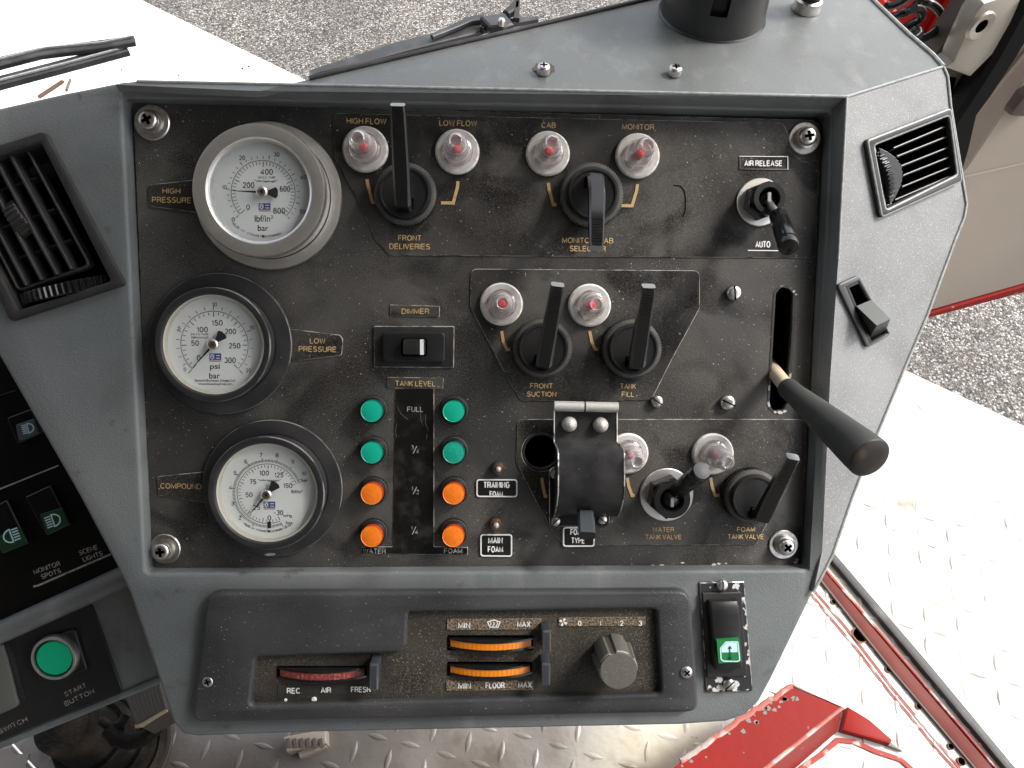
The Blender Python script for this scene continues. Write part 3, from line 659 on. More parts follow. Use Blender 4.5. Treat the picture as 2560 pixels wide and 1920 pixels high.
# dash top
tpx = [(250, 182), (296, 176), (1829, 209), (2037, 144), (2014, 118), (1960, 72), (1885, 0), (1760, -130), (1640, -130), (1390, 0), (691, 165), (560, 196)]
part(console, 'top_cover', MB().prism([xy(q) for q in P(TOP, F, tpx)], -.004, -.0002).to(TOP), TOPGREY)
RV_IN = [(1255, 935), (1735, 745), (1785, 1120), (1330, 1345)]
part(console, 'wing_panel', MB().prism([xy(q) for q in P(WA, F, [(1829, 209), (2037, 144), (2046, 165), (2053, 232), (2087, 440), (1811, 560)])], -.004, 0, holes=[[xy(q) for q in P(WA, Z3, RV_IN)]]).to(WA), SIDEGREY)
RK_IN = [(1068, 300), (1150, 262), (1340, 600), (1222, 668)]
part(console, 'wing_panel', MB().prism([xy(q) for q in P(WBF, F, [(1811, 560), (2087, 440), (2082, 470), (2062, 520), (2003, 680), (1953, 797), (1896, 935), (1842, 1071), (1798, 1199), (1757, 1279), (1776, 1190), (1793, 821)])], -.004, 0, holes=[[xy(q) for q in P(WBF, Z6, RK_IN)]]).to(WBF), SIDEGREY)
for pts, r in (([TL3, A3], .0009), ([A3, C3], .0008), ([A3, B3], .0007)):
    a, b = pts; mb = MB().tube([a+(b-a)*t/12+UP*.0 for t in range(13)], r, 10)
    part(console, 'rounded_edge', mb, EDGE)
a, b = B3, D3
sil = [WBF.glob(q) for q in P(WBF, F, [(2087, 440), (2082, 470), (2062, 520), (2003, 680), (1953, 797), (1896, 935), (1842, 1071), (1798, 1199), (1757, 1279)])]
part(console, 'rounded_edge', MB().tube([C3, WA.glob(WA.pt(F(2046, 165))), WA.glob(WA.pt(F(2053, 232)))]+sil, .0010, 10), EDGE)
part(console, 'rounded_edge', MB().tube([C3]+[TOP.glob(q) for q in P(TOP, F, [(2014, 118), (1960, 72), (1885, 0), (1760, -130)])], .0014, 8), EDGE)
# dark interior behind the openings
mb = MB().prism([xy(PAN.pt(F(*p), -.04)) for p in [(-200, 330), (260, 230), (1780, 260), (1800, 480), (1770, 1200), (330, 1230), (60, 800)]], -.048, -.044)
part(console, 'inner_shell', mb, VOID)
q = [WA.pt(Z3(*p), 0) for p in RV_IN]
mb = MB(); c = sum(q, V((0, 0, 0)))/4
lo = [c+(p-c)*1.02+V((0, 0, -.03)) for p in q]
mb.add([c+(p-c)*1.02+V((0, 0, -.001)) for p in q]+lo, [(0, 1, 5, 4), (1, 2, 6, 5), (2, 3, 7, 6), (3, 0, 4, 7), (4, 5, 6, 7)])
mb.v = [WA.glob(v) for v in mb.v]; part(console, 'duct', mb, VOID)
# side and underside skins closing the wing
back = [p-V((0, 0, 1))*.10-V((.02, 0, 0)) for p in sil]
mb = MB(); mb.add(sil+back, [(i, i+1, len(sil)+i+1, len(sil)+i) for i in range(len(sil)-1)])
part(console, 'side_skin', mb, GREY)
part(console, 'windscreen_seal', MB().tube([TOP.glob(q) for q in P(TOP, Z2, [(-70, 504), (0, 487), (700, 322), (1400, 160), (2080, -2), (2500, -105)], .0005)], .0013, 10), RUBBER, label='thin black rubber seal along the far edge of the dash top')

# unseen cab roof, rear and left wall, added to keep sky off the facia
CAB = level(0)
th = Thing('unseen_cab_shell', 'unseen pale lined cab roof and walls added to shade the dashboard', 'vehicle cab', CAB, (0, 0, 0))
LINING = material('pale_cab_lining', (.26, .25, .23), .8)
part(th, 'roof', MB().prism([(-1.3, -1.2), (.72, -1.2), (.72, .60), (-1.3, .60)], .56, .60), LINING)
part(th, 'rear_wall', MB().prism([(-1.3, -1.24), (.72, -1.24), (.72, -1.2), (-1.3, -1.2)], -.86, .56), LINING)
part(th, 'side_wall', MB().prism([(-1.34, -1.2), (-1.3, -1.2), (-1.3, .10), (-1.34, .10)], -.86, .56), LINING)

# ------------------------------------------------------------------ screws
def cross_recess(mb, c, r, z, T=None, m=1, a0=.3, n=4):
    for k in range(2):
        a = a0+math.pi/2*k
        ca, sa = math.cos(a), math.sin(a); w_ = r*(.13 if n == 4 else .17)
        mb.prism([(c[0]+ca*x-sa*y, c[1]+sa*x+ca*y) for x, y in ((-r*.55, -w_), (r*.55, -w_), (r*.55, w_), (-r*.55, w_))], z-.0004, z+.00012+.00001*k, m=m, T=T)
def pan_screw(fr, p, rpx, h0, hh, label, a0=.3, slotted=False, washer=None, group='screws in the dashboard', cat='screw'):
    """screw whose head shows at pixel p with radius rpx; optional washer (pixel, radius)"""
    top = h0+hh; q = fr.pt(p, top); r = rpx*fr.mpp(p, top)
    th = Thing('screw', label, cat, fr, (q.x, q.y, h0), group)
    if washer:
        wr = washer*fr.mpp(p, h0)
        part(th, 'washer', MB().lathe((q.x, q.y), [(wr, h0), (wr, h0+.0008), (wr*.95, h0+.0012), (wr*.5, h0+.0012), (0, h0+.0012)], 32), STEEL)
        part(th, 'spacer', MB().lathe((q.x, q.y), [(r*1.25, h0+.0012), (r*1.2, h0+hh*.5), (r*1.02, h0+hh*.55)], 24), STEEL)
    prof = [(r, h0+.0004 if not washer else h0+hh*.5), (r, top-r*.38), (r*.93, top-r*.2), (r*.75, top-r*.06), (r*.4, top), (0, top)]
    mb = MB().lathe((q.x, q.y), prof, 24)
    if slotted:
        ca, sa = math.cos(a0), math.sin(a0)
        mb.prism([(q.x+ca*x-sa*y, q.y+sa*x+ca*y) for x, y in ((-r*.93, -r*.10), (r*.93, -r*.10), (r*.93, r*.10), (-r*.93, r*.10))], top-.0005, top+.0001, m=1)
    else: cross_recess(mb, (q.x, q.y), r, top, a0=a0, n=5 if washer else 4)
    part(th, 'head', mb, [STEEL, VOID]); return th
for (p, wp, lab, a0), wr_ in zip(((Z1(940, 765), Z1(975, 775), 'cross head screw with washer in the top left corner of the black panel', .5),
                   (Z3(835, 870), Z3(797, 900), 'cross head screw with washer in the top right corner of the black panel', .2),
                   (Z7(975, 345), Z7(1005, 330), 'cross head screw with washer in the bottom left corner of the black panel', .1),
                   (Z9(660, 318), Z9(640, 305), 'chipped washer and cross head screw in the bottom right corner of the black panel', .7)), (44, 40, 38, 37)):
    pan_screw(PAN, p, wr_*.56, 0, .0075, lab, a0, washer=wr_)
for z, x, y, r, a0, lab in ((Z6, 355, 340, 19, 1.65, 'slotted screw below the AUTO marking and left of the lever slot'), (Z6, 315, 1048, 19, -.45, 'slotted screw beside the lower end of the lever slot'),
                       (F, 1421, 868, 15, -.6, 'slotted screw just right of the hinged metal flap top')):
    pan_screw(PAN, z(x, y), r, 0, .004, lab, a0, slotted=True)
for x, y, lab in ((1440, 415, 'rust ringed cross head screw on the grey dash top, left of the pair'), (0, 0, 'cross head screw on the grey dash top, nearer the black funnel')):
    p = Z2(x, y) if x else Z3(-25, 425)
    pan_screw(TOP, p, 17, 0, .005, lab, 0)
pan_screw(PAN, Z7(1264, 1138), 15, .0135, .002, 'small rusty screw at the left end of the heater panel', .3)
pan_screw(PAN, Z9(44, 1082), 16, .0135, .003, 'small cross head screw at the right end of the heater panel', .8)

# ------------------------------------------------------------------ black instrument panel
PT = 0.0
pnl = Thing('instrument_panel', 'dusty black instrument panel plate carrying the gauges and valve controls', 'control panel', PAN, (0, 0, -.003))
slotp = P(PAN, Z6, [(615, 345), (640, 312), (665, 303), (700, 312), (728, 345), (722, 560), (690, 1050), (665, 1090), (620, 1100), (585, 1085), (574, 1045), (600, 600)])
slot_h = rounded([xy(q) for q in slotp], .002, 2)
hq = PAN.pt(ZA(385, 620)); hr = 172/4.1475*PAN.mpp(ZA(385, 620))
rhole = circ(hq, hr, 40)
pp = rounded([xy(q) for q in P(PAN, F, [(286, 219), (1777, 259), (1731, 1221), (328, 1228)])], [.002, .007, .003, .002], 4)
part(pnl, 'plate', MB().prism(pp, -.003, 0, .0005, 1, bm=1, holes=[slot_h, rhole]), [BLACKP, DUSTY])
part(pnl, 'slot_lip', MB().prism(inset(ccw(slot_h), -.0012), 0, .0003, holes=[slot_h]), [material('rough_cut_slot_edge', (.03, .029, .028), .5, layers=[dict(c=(.5, .48, .44), s=(130, .60, .66), a=.9, d=5)])])
part(pnl, 'hole_lip', MB().prism(circ(hq, hr*1.16, 40), 0, .0009, .0004, 1, holes=[circ(hq, hr*1.0, 40)]), BLACKM)
def overlay(pts, r=.003, h=.0008, mat=LABELP, name='label_plate', z0=0, edge=DUSTY, b=.00035):
    return part(pnl, name, MB().prism(rounded([xy(q) for q in pts], r, 4), z0+.00005, z0+h, b, 1, bm=1), [mat, edge])
# overlay labels with their gold print
o1 = overlay(P(PAN, F, [(719, 245), (1690, 266), (1703, 292), (1708, 330), (1735, 350), (1769, 345), (1761, 558), (843, 552), (812, 520), (772, 430), (721, 338)]))
HP_ = overlay([PAN.pt(p) for p in px(F, (318, 400), (428, 388), (436, 461), (322, 446))])
o2 = overlay(P(PAN, Z5, [(968, 185), (2440, 196), (2440, 440), (2260, 770), (2130, 1030), (1298, 1035), (1255, 985), (1100, 690), (964, 430)]), .004)
# the round hole needs an opening in the lower plate too
lowp = rounded([xy(q) for q in P(PAN, F, [(1117, 905), (1738, 905), (1736, 990), (1640, 1160), (1636, 1176), (1222, 1178), (1196, 1155), (1115, 1000)])], .004, 4)
o3 = part(pnl, 'label_plate', MB().prism(lowp, .00005, .0008, .00035, 1, bm=1, holes=[circ(hq, hr*1.17, 40)]), [LABELP, DUSTY])
LP_ = overlay(P(PAN, Z4, [(1860, 570), (2190, 610), (2207, 640), (2200, 742), (1880, 782)]), .002)
CP_ = overlay([PAN.pt(p) for p in px(F, (339, 1032), (345, 1028), (455, 1017), (455, 1088), (343, 1070))], .001)
DM_ = overlay(P(PAN, Z5, [(450, 415), (772, 424), (770, 497), (450, 490)]), .0008)
TLV = overlay(P(PAN, Z5, [(432, 880), (796, 886), (793, 958), (432, 950)]), .0006)
STR = overlay(P(PAN, F, [(853, 838), (938, 838), (938, 1180), (1011, 1182), (1011, 1198), (780, 1197), (780, 1181), (848, 1180)]), .0004, .0005, material('rubbed_glossy_black_strip', (.006, .006, .006), .28, layers=[dict(c=(.035, .031, .026), s=(120, .5, .75), a=.7, d=6, r=.5)]), 'level_strip')
def outline(z, pts, w_, h, mat, name='border_line', parent=None, rad=.0015, th=None):
    c = rounded([xy(q) for q in P(PAN, z, pts)], rad, 4)
    return part(th or pnl, name, MB().prism(inset(ccw(c), -w_/2), h-.0004, h, holes=[inset(ccw(c), w_/2)]), mat, parent)
TH = .0012
BG = material('black_label_gloss', (.008, .008, .008), .35, layers=[dict(c=(.04, .035, .03), s=(90, .55, .75), a=.6, d=5)])
tf = overlay(P(PAN, Z5, [(1010, 1540), (1265, 1540), (1265, 1648), (1010, 1646)]), .002, .0007, BG, 'label_plate')
outline(Z5, [(1010, 1540), (1265, 1540), (1265, 1648), (1010, 1646)], .0007, .0010, WHITE, parent=tf)
mf = overlay(P(PAN, Z8, [(982, 234), (1168, 234), (1168, 364), (982, 362)]), .002, .0007, BG)
outline(Z8, [(982, 234), (1168, 234), (1168, 364), (982, 362)], .0008, .0010, WHITE, parent=mf)
ft = overlay(P(PAN, ZA, [(615, 1400), (930, 1400), (930, 1590), (615, 1590)]), .002, .0013, BG)
outline(ZA, [(615, 1400), (930, 1400), (930, 1590), (615, 1590)], .0008, .0016, WHITE, parent=ft)
outline(Z3, [(380, 1008), (688, 1010), (688, 1093), (380, 1091)], .0004, .0013, WHITE, parent=o1, rad=.0002)
part(pnl, 'border_line', MB().stroke([xy(q) for q in P(PAN, Z3, [(432, 1611), (640, 1613)])], .0005, .0008, .0011), WHITE, o1)
L = lambda s, z, c, w_, hh, mat=GOLD, par=None, h=TH, ang=0, bold=.012, k=None: lettering(pnl, s, z(*c), w_/k, hh/k, h, mat, ang, bold, par)
K = 2.572
L('HIGH', Z1, (1102, 1228), 115, 35, GOLD, HP_, k=K, ang=-1); L('PRESSURE', Z1, (1103, 1286), 252, 37, GOLD, HP_, k=K, ang=-1)
L('LOW', Z4, (2042, 649), 100, 36, GOLD, LP_, k=K, ang=-1); L('PRESSURE', Z4, (2042, 702), 243, 36, GOLD, LP_, k=K, ang=-1)
L('COMPOUND', Z4, (1163, 1583), 265, 36, GOLD, CP_, k=K, ang=-1)
L('HIGH FLOW', Z2, (299, 779), 256, 38, GOLD, o1, k=K, ang=-1); L('LOW FLOW', Z2, (888, 792), 243, 38, GOLD, o1, k=K, ang=-1)
L('CAB', Z2, (1470, 805), 92, 36, GOLD, o1, k=K, ang=-1); L('MONITOR', Z2, (2046, 816), 206, 37, GOLD, o1, k=K, ang=-1)
L('FRONT', Z2, (577, 1530), 150, 36, GOLD, o1, k=K, ang=-.6); L('DELIVERIES', Z2, (577, 1585), 262, 37, GOLD, o1, k=K, ang=-.6)
L('MONITOR/CAB', Z2, (1722, 1546), 330, 36, GOLD, o1, k=K, ang=-.6); L('SELECTOR', Z2, (1722, 1599), 232, 36, GOLD, o1, k=K, ang=-.6)
L('AIR RELEASE', Z3, (536, 1050), 245, 38, WHITE, o1, k=K, bold=.035); L('AUTO', Z3, (533, 1571), 98, 44, WHITE, o1, k=K, bold=.035)
L('DIMMER', Z5, (614, 458), 178, 35, GOLD, DM_, k=K); L('TANK LEVEL', Z5, (613, 923), 258, 36, GOLD, TLV, k=K, ang=-.5)
L('FRONT', Z5, (1424, 938), 146, 34, GOLD, o2, k=K, ang=-.5); L('SUCTION', Z5, (1425, 991), 190, 34, GOLD, o2, k=K, ang=-.5)
L('TANK', Z5, (1982, 940), 102, 34, GOLD, o2, k=K, ang=-.5); L('FILL', Z5, (1980, 992), 80, 34, GOLD, o2, k=K, ang=-.5)
L('FULL', Z5, (612, 1088), 104, 35, GREYPRINT, STR, k=K)
for (x, y), a_, b_ in (((612, 1346), '3', '4'), ((612, 1608), '1', '2')):
    L(a_, Z5, (x-18, y-12), 17, 28, GREYPRINT, STR, k=K); L(b_, Z5, (x+16, y+12), 17, 28, GREYPRINT, STR, k=K)
    part(pnl, 'fraction_bar', MB().stroke([xy(q) for q in P(PAN, Z5, [(x-12, y+24), (x+12, y-24)])], .0005, None, TH), GREYPRINT, STR)
x, y = 575, 207
L('1', Z8, (x-14, y-12), 9, 26, GREYPRINT, STR, k=2.44); L('4', Z8, (x+14, y+12), 17, 26, GREYPRINT, STR, k=2.44)
part(pnl, 'fraction_bar', MB().stroke([xy(q) for q in P(PAN, Z8, [(x-11, y+24), (x+11, y-24)])], .0005, None, TH), GREYPRINT, STR)
L('WATER', Z8, (332, 336), 140, 32, GREYPRINT, STR, k=2.44); L('FOAM', Z8, (812, 335), 112, 32, GREYPRINT, STR, k=2.44)
L('TRAINING', Z5, (1135, 1575), 170, 42, WHITE, tf, k=K, bold=.035, h=.0011); L('FOAM', F, (1072, 1067), 34*K, 15*K, WHITE, tf, k=K, bold=.035, h=.0011)
L('MAIN', Z8, (1070, 271), 90, 40, WHITE, mf, k=2.44, bold=.035, h=.0011); L('FOAM', Z8, (1070, 325), 95, 40, WHITE, mf, k=2.44, bold=.035, h=.0011)
L('FOAM', ZA, (762, 1452), 150, 66, WHITE, ft, k=4.1475, bold=.035, h=.0018); L('TYPE', ZA, (768, 1540), 145, 66, WHITE, ft, k=4.1475, bold=.035, h=.0018)
L('WATER', ZB, (258, 1167), 240, 54, GOLDLINE, o3, k=4.424, bold=.015); L('TANK VALVE', ZB, (258, 1250), 400, 54, GOLDLINE, o3, k=4.424, bold=.015)
L('FOAM', ZB, (1173, 1165), 200, 54, GOLDLINE, o3, k=4.424, bold=.015); L('TANK VALVE', ZB, (1170, 1246), 400, 54, GOLDLINE, o3, k=4.424, bold=.015)
for z, s, par, lines in ((Z2, K, o1, [[(303, 1155), (312, 1200), (340, 1302), (364, 1302)], [(888, 1168), (884, 1207), (857, 1307), (779, 1306)], [(1466, 1178), (1473, 1222), (1500, 1318), (1520, 1318)], [(2039, 1186), (2033, 1230), (2004, 1325), (1928, 1324)]]),
                      (Z5, K, o2, [[(1168, 585), (1178, 650), (1202, 704), (1224, 704)], [(1732, 585), (1745, 650), (1768, 702), (1788, 701)]]),
                      (ZA, 4.1475, o3, [[(390, 885), (402, 970), (425, 1078), (448, 1078)], [(1275, 885), (1290, 975), (1325, 1070), (1350, 1068)]]),
                      (ZB, 4.424, o3, [[(775, 590), (790, 680), (825, 785), (870, 783)]])):
    for ln in lines:
        part(pnl, 'pointer_line', MB().stroke([xy(q) for q in P(PAN, z, ln)], .0017, .0008, TH), GOLDLINE, par)
# scratched arc left by an old cut-out
part(pnl, 'old_hole_mark', MB().stroke([xy(q) for q in P(PAN, F, [(1454, 401), (1468, 402), (1477, 412), (1480, 430), (1479, 455), (1474, 469)])], .0005, None, .0010), VOID, o1)
mb = MB(); rng = random.Random(11)
for z, x0, y0, x1, y1, n in ((ZB, 1620, 0, 1720, 230, 7), (Z3, 560, 1560, 740, 1200, 4), (Z5, 480, 960, 700, 1300, 5), (Z2, 1300, 780, 1330, 1180, 3), (Z3, 20, 800, 200, 1000, 4)):
    for k in range(n):
        xa, ya = rng.uniform(x0, x1), rng.uniform(y0, y1); L_, a_ = rng.uniform(30, 110), rng.uniform(-2.2, -.7)
        mb.stroke([xy(q) for q in P(PAN, z, [(xa, ya), (xa+L_*.5*math.cos(a_), ya-L_*.5*math.sin(a_)), (xa+L_*math.cos(a_+.2), ya-L_*math.sin(a_+.2))])], .00022, None, .00096)
part(pnl, 'scratch', mb, material('pale_scratch', (.12, .108, .09), .6), kind='stuff')
# chipped metal along the lower edge of the plate
mb = MB(); rng = random.Random(5)
for (x, y, s_) in [(470, 1535, 20), (240, 1560, 26), (140, 1560, 16), (815, 1552, 30), (870, 1545, 24), (950, 1540, 14), (1720, 1530, 34), (1735, 1500, 22), (1824, 510, 10), (1822, 600, 8)]:
    c = PAN.pt(ZB(x, y)); rr = s_/4.424*PAN.mpp(ZB(x, y))
    mb.prism([(c.x+rr*rng.uniform(.5, 1.2)*math.cos(a), c.y+rr*rng.uniform(.25, .6)*math.sin(a)) for a in [k*math.pi/5 for k in range(10)]], .00005, .00025)
for (x, y, s_) in [(730, 330, 11), (745, 350, 8), (640, 1108, 16), (670, 1100, 12), (610, 1106, 10)]:
    c = PAN.pt(Z6(x, y)); rr = s_/2.572*PAN.mpp(Z6(x, y))
    mb.prism([(c.x+rr*rng.uniform(.6, 1.3)*math.cos(a), c.y+rr*rng.uniform(.5, 1.)*math.sin(a)) for a in [k*math.pi/5 for k in range(10)]], .00005, .0006)
part(pnl, 'paint_chip', mb, CHIPS, kind='stuff')
# ------------------------------------------------------------------ pressure gauges
def gauge(label, base_px, r_flange, r_case, r_dial, H, hd, flange_m, bezel_m, lip_m, dial, names):
    rim_m = RIMC if bezel_m == CHROME else BEZEL_R
    q = PAN.pt(base_px, 0); c = (q.x, q.y)
    th = Thing('pressure_gauge', label, 'gauge', PAN, (q.x, q.y, 0), 'pressure gauges')
    part(th, 'mounting_flange', MB().lathe(c, [(r_flange, .0008), (r_flange, .0024), (r_flange*.990, .0030), (r_flange*.93, .0034), (r_case*.99, .0034)], 72, mats=[0, 1, 0, 0]), [flange_m, rim_m])
    part(th, 'case', MB().lathe(c, [(r_case*.975, .003), (r_case*.975, H-.006), (r_case, H-.0055), (r_case, H-.0012), (r_case*.985, H-.0002), (r_case*.96, H), (r_dial*1.06, H-.0006), (r_dial*1.03, H-.0018)], 72, mats=[0, 0, 0, 1, 0, 0, 0]), [bezel_m, rim_m])
    part(th, 'inner_ring', MB().lathe(c, [(r_dial*1.03, H-.0018), (r_dial*1.0, H-.0022), (r_dial*1.0, hd-.0002)], 72), lip_m)
    d = part(th, 'dial_face', MB().lathe(c, [(r_dial*1.01, hd), (r_dial*.5, hd), (0, hd)], 64), DIALW)
    part(th, 'glass', MB().lathe(c, [(r_dial*1.02, H-.0022), (r_dial*.6, H-.0020), (0, H-.0019)], 64), GLASS)
    th.dial = d; th.hd = hd
    hub = PAN.pt(dial['hub'], hd); th.hub = hub
    def at(z, x, y, h=hd): return PAN.pt(z(x, y), h)
    # scale: ring line and ticks
    rr = dial['ring']*PAN.mpp(dial['hub'], hd)
    a0, a1 = dial['sweep']; t = .00028; hz = hd+.00012
    mb = MB(); mb.stroke([(hub.x+rr*math.cos(R(a0+(a1-a0)*k/60)), hub.y+rr*math.sin(R(a0+(a1-a0)*k/60))) for k in range(61)], t, None, hz)
    for (f0, f1, n, big, fl) in dial['ticks']:
        for k in range(n+1):
            a = R(a0+(a1-a0)*k/n*dial.get('end%d' % (f1 > 1), 1)); e = f1+(f1-f0)*(.55 if k % big == 0 else 0)
            mb.stroke([(hub.x+rr*f0*math.cos(a), hub.y+rr*f0*math.sin(a)), (hub.x+rr*e*math.cos(a), hub.y+rr*e*math.sin(a))], t*(1.25 if k % big == 0 else 1), None, hz)
    part(th, 'scale_marks', mb, INK, d, kind='stuff')
    z, s = dial['z'], dial['s']
    for (tx, x, y, w_, hh) in dial['num']:
        part(th, 'lettering', write(MB(), PAN, tx, z(x, y), w_/s, hh/s, hz, 0, .006), INK, d)
    for (tx, r_, a_c, ch, hh) in dial.get('arc', ()):
        mb = MB(); n = len(tx)
        for k, chx in enumerate(tx):
            if chx == ' ': continue
            a = a_c+(k-(n-1)/2)*ch
            vs, fs, asp = glyphs(chx, .0)
            ex = V((-math.sin(R(a)), math.cos(R(a)), 0)); ey = V((-math.cos(R(a)), -math.sin(R(a)), 0))
            cc = hub+V((math.cos(R(a)), math.sin(R(a)), 0))*rr*r_; w1 = hh*min(asp, 1)*.85
            mb.add([V((cc.x, cc.y, hz))+ex*vx*w1+ey*vy*hh for vx, vy in vs], fs)
        part(th, 'lettering', mb, INK, d)
    # maker's emblem: blue box with a white cross wedge and a pink line below
    x, y, w_, hh = dial['logo']
    bx = lambda x0, y0, x1, y1, h: [xy(at(z, x+w_*x0, y+hh*y0, h)), xy(at(z, x+w_*x1, y+hh*y0, h)), xy(at(z, x+w_*x1, y+hh*y1, h)), xy(at(z, x+w_*x0, y+hh*y1, h))]
    e = part(th, 'emblem', MB().prism(bx(-.5, -.5, .5, .25, hd), hd+.00005, hd+.0001), BLUEINK, d)
    mb = MB()
    tri = lambda *p: mb.prism([xy(at(z, x+w_*a, y+hh*b)) for a, b in p], hd+.0001, hd+.00016)
    tri((-.42, -.4), (-.30, -.12), (-.42, .16)); tri((-.10, -.4), (-.10, .16), (-.24, -.12)); tri((-.38, -.42), (-.14, -.42), (-.26, -.2)); tri((-.38, .18), (-.26, 0), (-.14, .18))
    mb.prism(bx(.05, -.3, .4, -.2, hd), hd+.0001, hd+.00016); mb.prism(bx(.05, 0, .4, .1, hd), hd+.0001, hd+.00016)
    part(th, 'emblem_mark', mb, DIALW, d)
    part(th, 'emblem_line', MB().prism(bx(-.5, .32, .5, .45, hd), hd+.00005, hd+.0001), REDINK, d)
    # needle with its fan shaped counterweight
    tip = at(z, *dial['tip'], hd+.002); tail = at(z, *dial['tail'], hd+.002); hz2 = hd+.0018
    dr = (tip-hub); dr.z = 0; Ln = dr.length; dr.normalize(); nn = V((-dr.y, dr.x, 0))
    tl = (tail-hub); tl.z = 0; Lt = tl.length
    pts = [hub+dr*Ln, hub+nn*.0007, hub-dr*Lt*.35+nn*.0009, hub-dr*Lt*.98+nn*.0030, hub-dr*Lt*1.12+nn*.0016, hub-dr*Lt*1.12-nn*.0016, hub-dr*Lt*.98-nn*.0030, hub-dr*Lt*.35-nn*.0009, hub-nn*.0007]
    nd = part(th, 'needle', MB().prism([xy(p) for p in pts], hz2, hz2+.0004), INK)
    r_h = .0030
    part(th, 'hub_cap', MB().lathe((hub.x, hub.y), [(r_h, hz2), (r_h, hz2+.0012), (r_h*.75, hz2+.0018), (r_h*.35, hz2+.0018), (r_h*.3, hz2+.0012), (0, hz2+.0012)], 24, mats=[0, 0, 0, 1, 1]), [STEEL, BRASS], nd)
    return th
BEZEL_D = material('dusty_black_bezel', (.020, .020, .021), .42, bump=[(1200, .0002, .4)], layers=[
    dict(c=(.055, .052, .05), s=(35, .45, .72), a=.7, r=.6, d=6), dict(c=(.32, .29, .25), s=(700, .70, .76), s2=(30, .4, .6), a=.8)])
CREAM = material('cream_inner_ring', (.50, .47, .40), .35, .3)
RIMC = material('chrome_rim_edge', (.92, .91, .89), .34, 1)  # brighter than the gauge chrome, to paint its rim highlights
BEZEL_R = material('worn_lit_bezel_rim', (.20, .195, .185), .45, layers=[dict(c=(.03, .03, .03), s=(55, .44, .60), a=.95, d=6)])  # wear on the rim, with its highlight painted in
hp = gauge('chrome bezelled HIGH PRESSURE gauge at the top left of the panel', F(582, 425), .0400, .0348, .0262, .0195, .0125, CHROME, CHROME, RIMC,
      dict(hub=Z1(1693, 1240), ring=79, sweep=(222, -45), z=Z1, s=2.572, ticks=[(1.06, 1.135, 28, 5, 0), (.97, .86, 40, 10, 0)],
           num=[('0', 1500, 1410, 20, 28), ('10', 1443, 1203, 30, 28), ('20', 1557, 1015, 38, 29), ('30', 1778, 993, 38, 29), ('40', 1950, 1140, 38, 28), ('50', 1945, 1360, 36, 28),
                ('0', 1595, 1332, 24, 36), ('200', 1598, 1190, 76, 38), ('400', 1715, 1105, 80, 38), ('600', 1832, 1215, 66, 38), ('800', 1795, 1355, 78, 38),
                ('lbf/in\u00b2', 1697, 1405, 118, 42), ('bar', 1692, 1466, 68, 38), ('316 S.S. TUBE', 1713, 1141, 118, 14), ('"vibragauge"', 1710, 1165, 150, 20)],
           arc=[('Made by STEWART-BUCHANAN', 1.36, 258, 2.9, .0013)], logo=(1702, 1335, 75, 56), tip=(1465, 1225), tail=(1775, 1247)), None)
lp = gauge('black bezelled LOW PRESSURE gauge in the middle of the left column', F(480, 743), .0393, .0310, .0262, .0150, .0085, BEZEL_D, BEZEL_D, CREAM,
      dict(hub=Z4(1380, 672), ring=83, sweep=(227, -47), z=Z4, s=2.572, ticks=[(1.05, 1.14, 20, 5, 0), (.97, .88, 30, 5, 0)],
           num=[('0', 1188, 832, 16, 22), ('5', 1152, 568, 18, 25), ('10', 1380, 415, 32, 26), ('15', 1620, 562, 30, 24), ('20', 1597, 838, 34, 25),
                ('0', 1277, 757, 24, 36), ('50', 1254, 663, 50, 36), ('100', 1301, 576, 72, 36), ('150', 1396, 533, 72, 36), ('200', 1482, 588, 72, 36), ('250', 1508, 680, 75, 36), ('300', 1479, 773, 76, 37),
                ('psi', 1382, 818, 62, 44), ('bar', 1380, 872, 70, 38), ('316 S.S. TUBE', 1284, 606, 116, 13), ('VIBRAGAUGE', 1284, 627, 116, 13),
                ('Stewart-Buchanan Gauges Ltd', 1382, 905, 258, 20), ('www.stewarts-group.com', 1385, 928, 215, 17)],
           logo=(1385, 757, 76, 56), tip=(1228, 832), tail=(1432, 608)), None)
cg = gauge('black bezelled COMPOUND gauge at the bottom of the left column', F(592, 1053), .0393, .0318, .0268, .0155, .0090, BEZEL_D, BEZEL_D, CREAM,
      dict(hub=ZC(728, 850), ring=75.5, sweep=(293, 19), z=ZC, s=4.878, ticks=[(1.06, 1.15, 112, 10, 0), (.96, .88, 40, 5, 0)],
           num=[('2', 390, 1143, 36, 48), ('3', 297, 972, 38, 50), ('4', 272, 775, 40, 50), ('5', 330, 598, 36, 50), ('6', 462, 457, 36, 50), ('7', 645, 380, 34, 50), ('8', 842, 382, 40, 50), ('9', 1033, 460, 38, 50), ('10', 1168, 602, 52, 46), ('1', 548, 1238, 14, 40),
                ('100', 685, 598, 120, 62), ('125', 865, 622, 108, 62), ('75', 548, 705, 82, 62), ('150', 972, 752, 112, 62), ('50', 500, 864, 88, 60), ('25', 592, 1018, 88, 60), ('0', 748, 1146, 46, 62), ('-30', 858, 1080, 118, 62),
                ('bar', 1180, 686, 82, 42), ('lbf/in\u00b2', 1085, 824, 138, 44), ('inHg', 972, 1122, 106, 44), ('bar', 992, 1202, 84, 40), ('-1', 930, 1246, 30, 34), ('"vibragauge"', 750, 688, 280, 32)],
           arc=[('Made by STEWART-BUCHANAN GAUGES', 1.27, 270, 2.5, .0013)], logo=(750, 997, 140, 100), tip=(470, 1145), tail=(835, 745)), None)
q = PAN.pt(ZC(747, 1230), cg.hd)
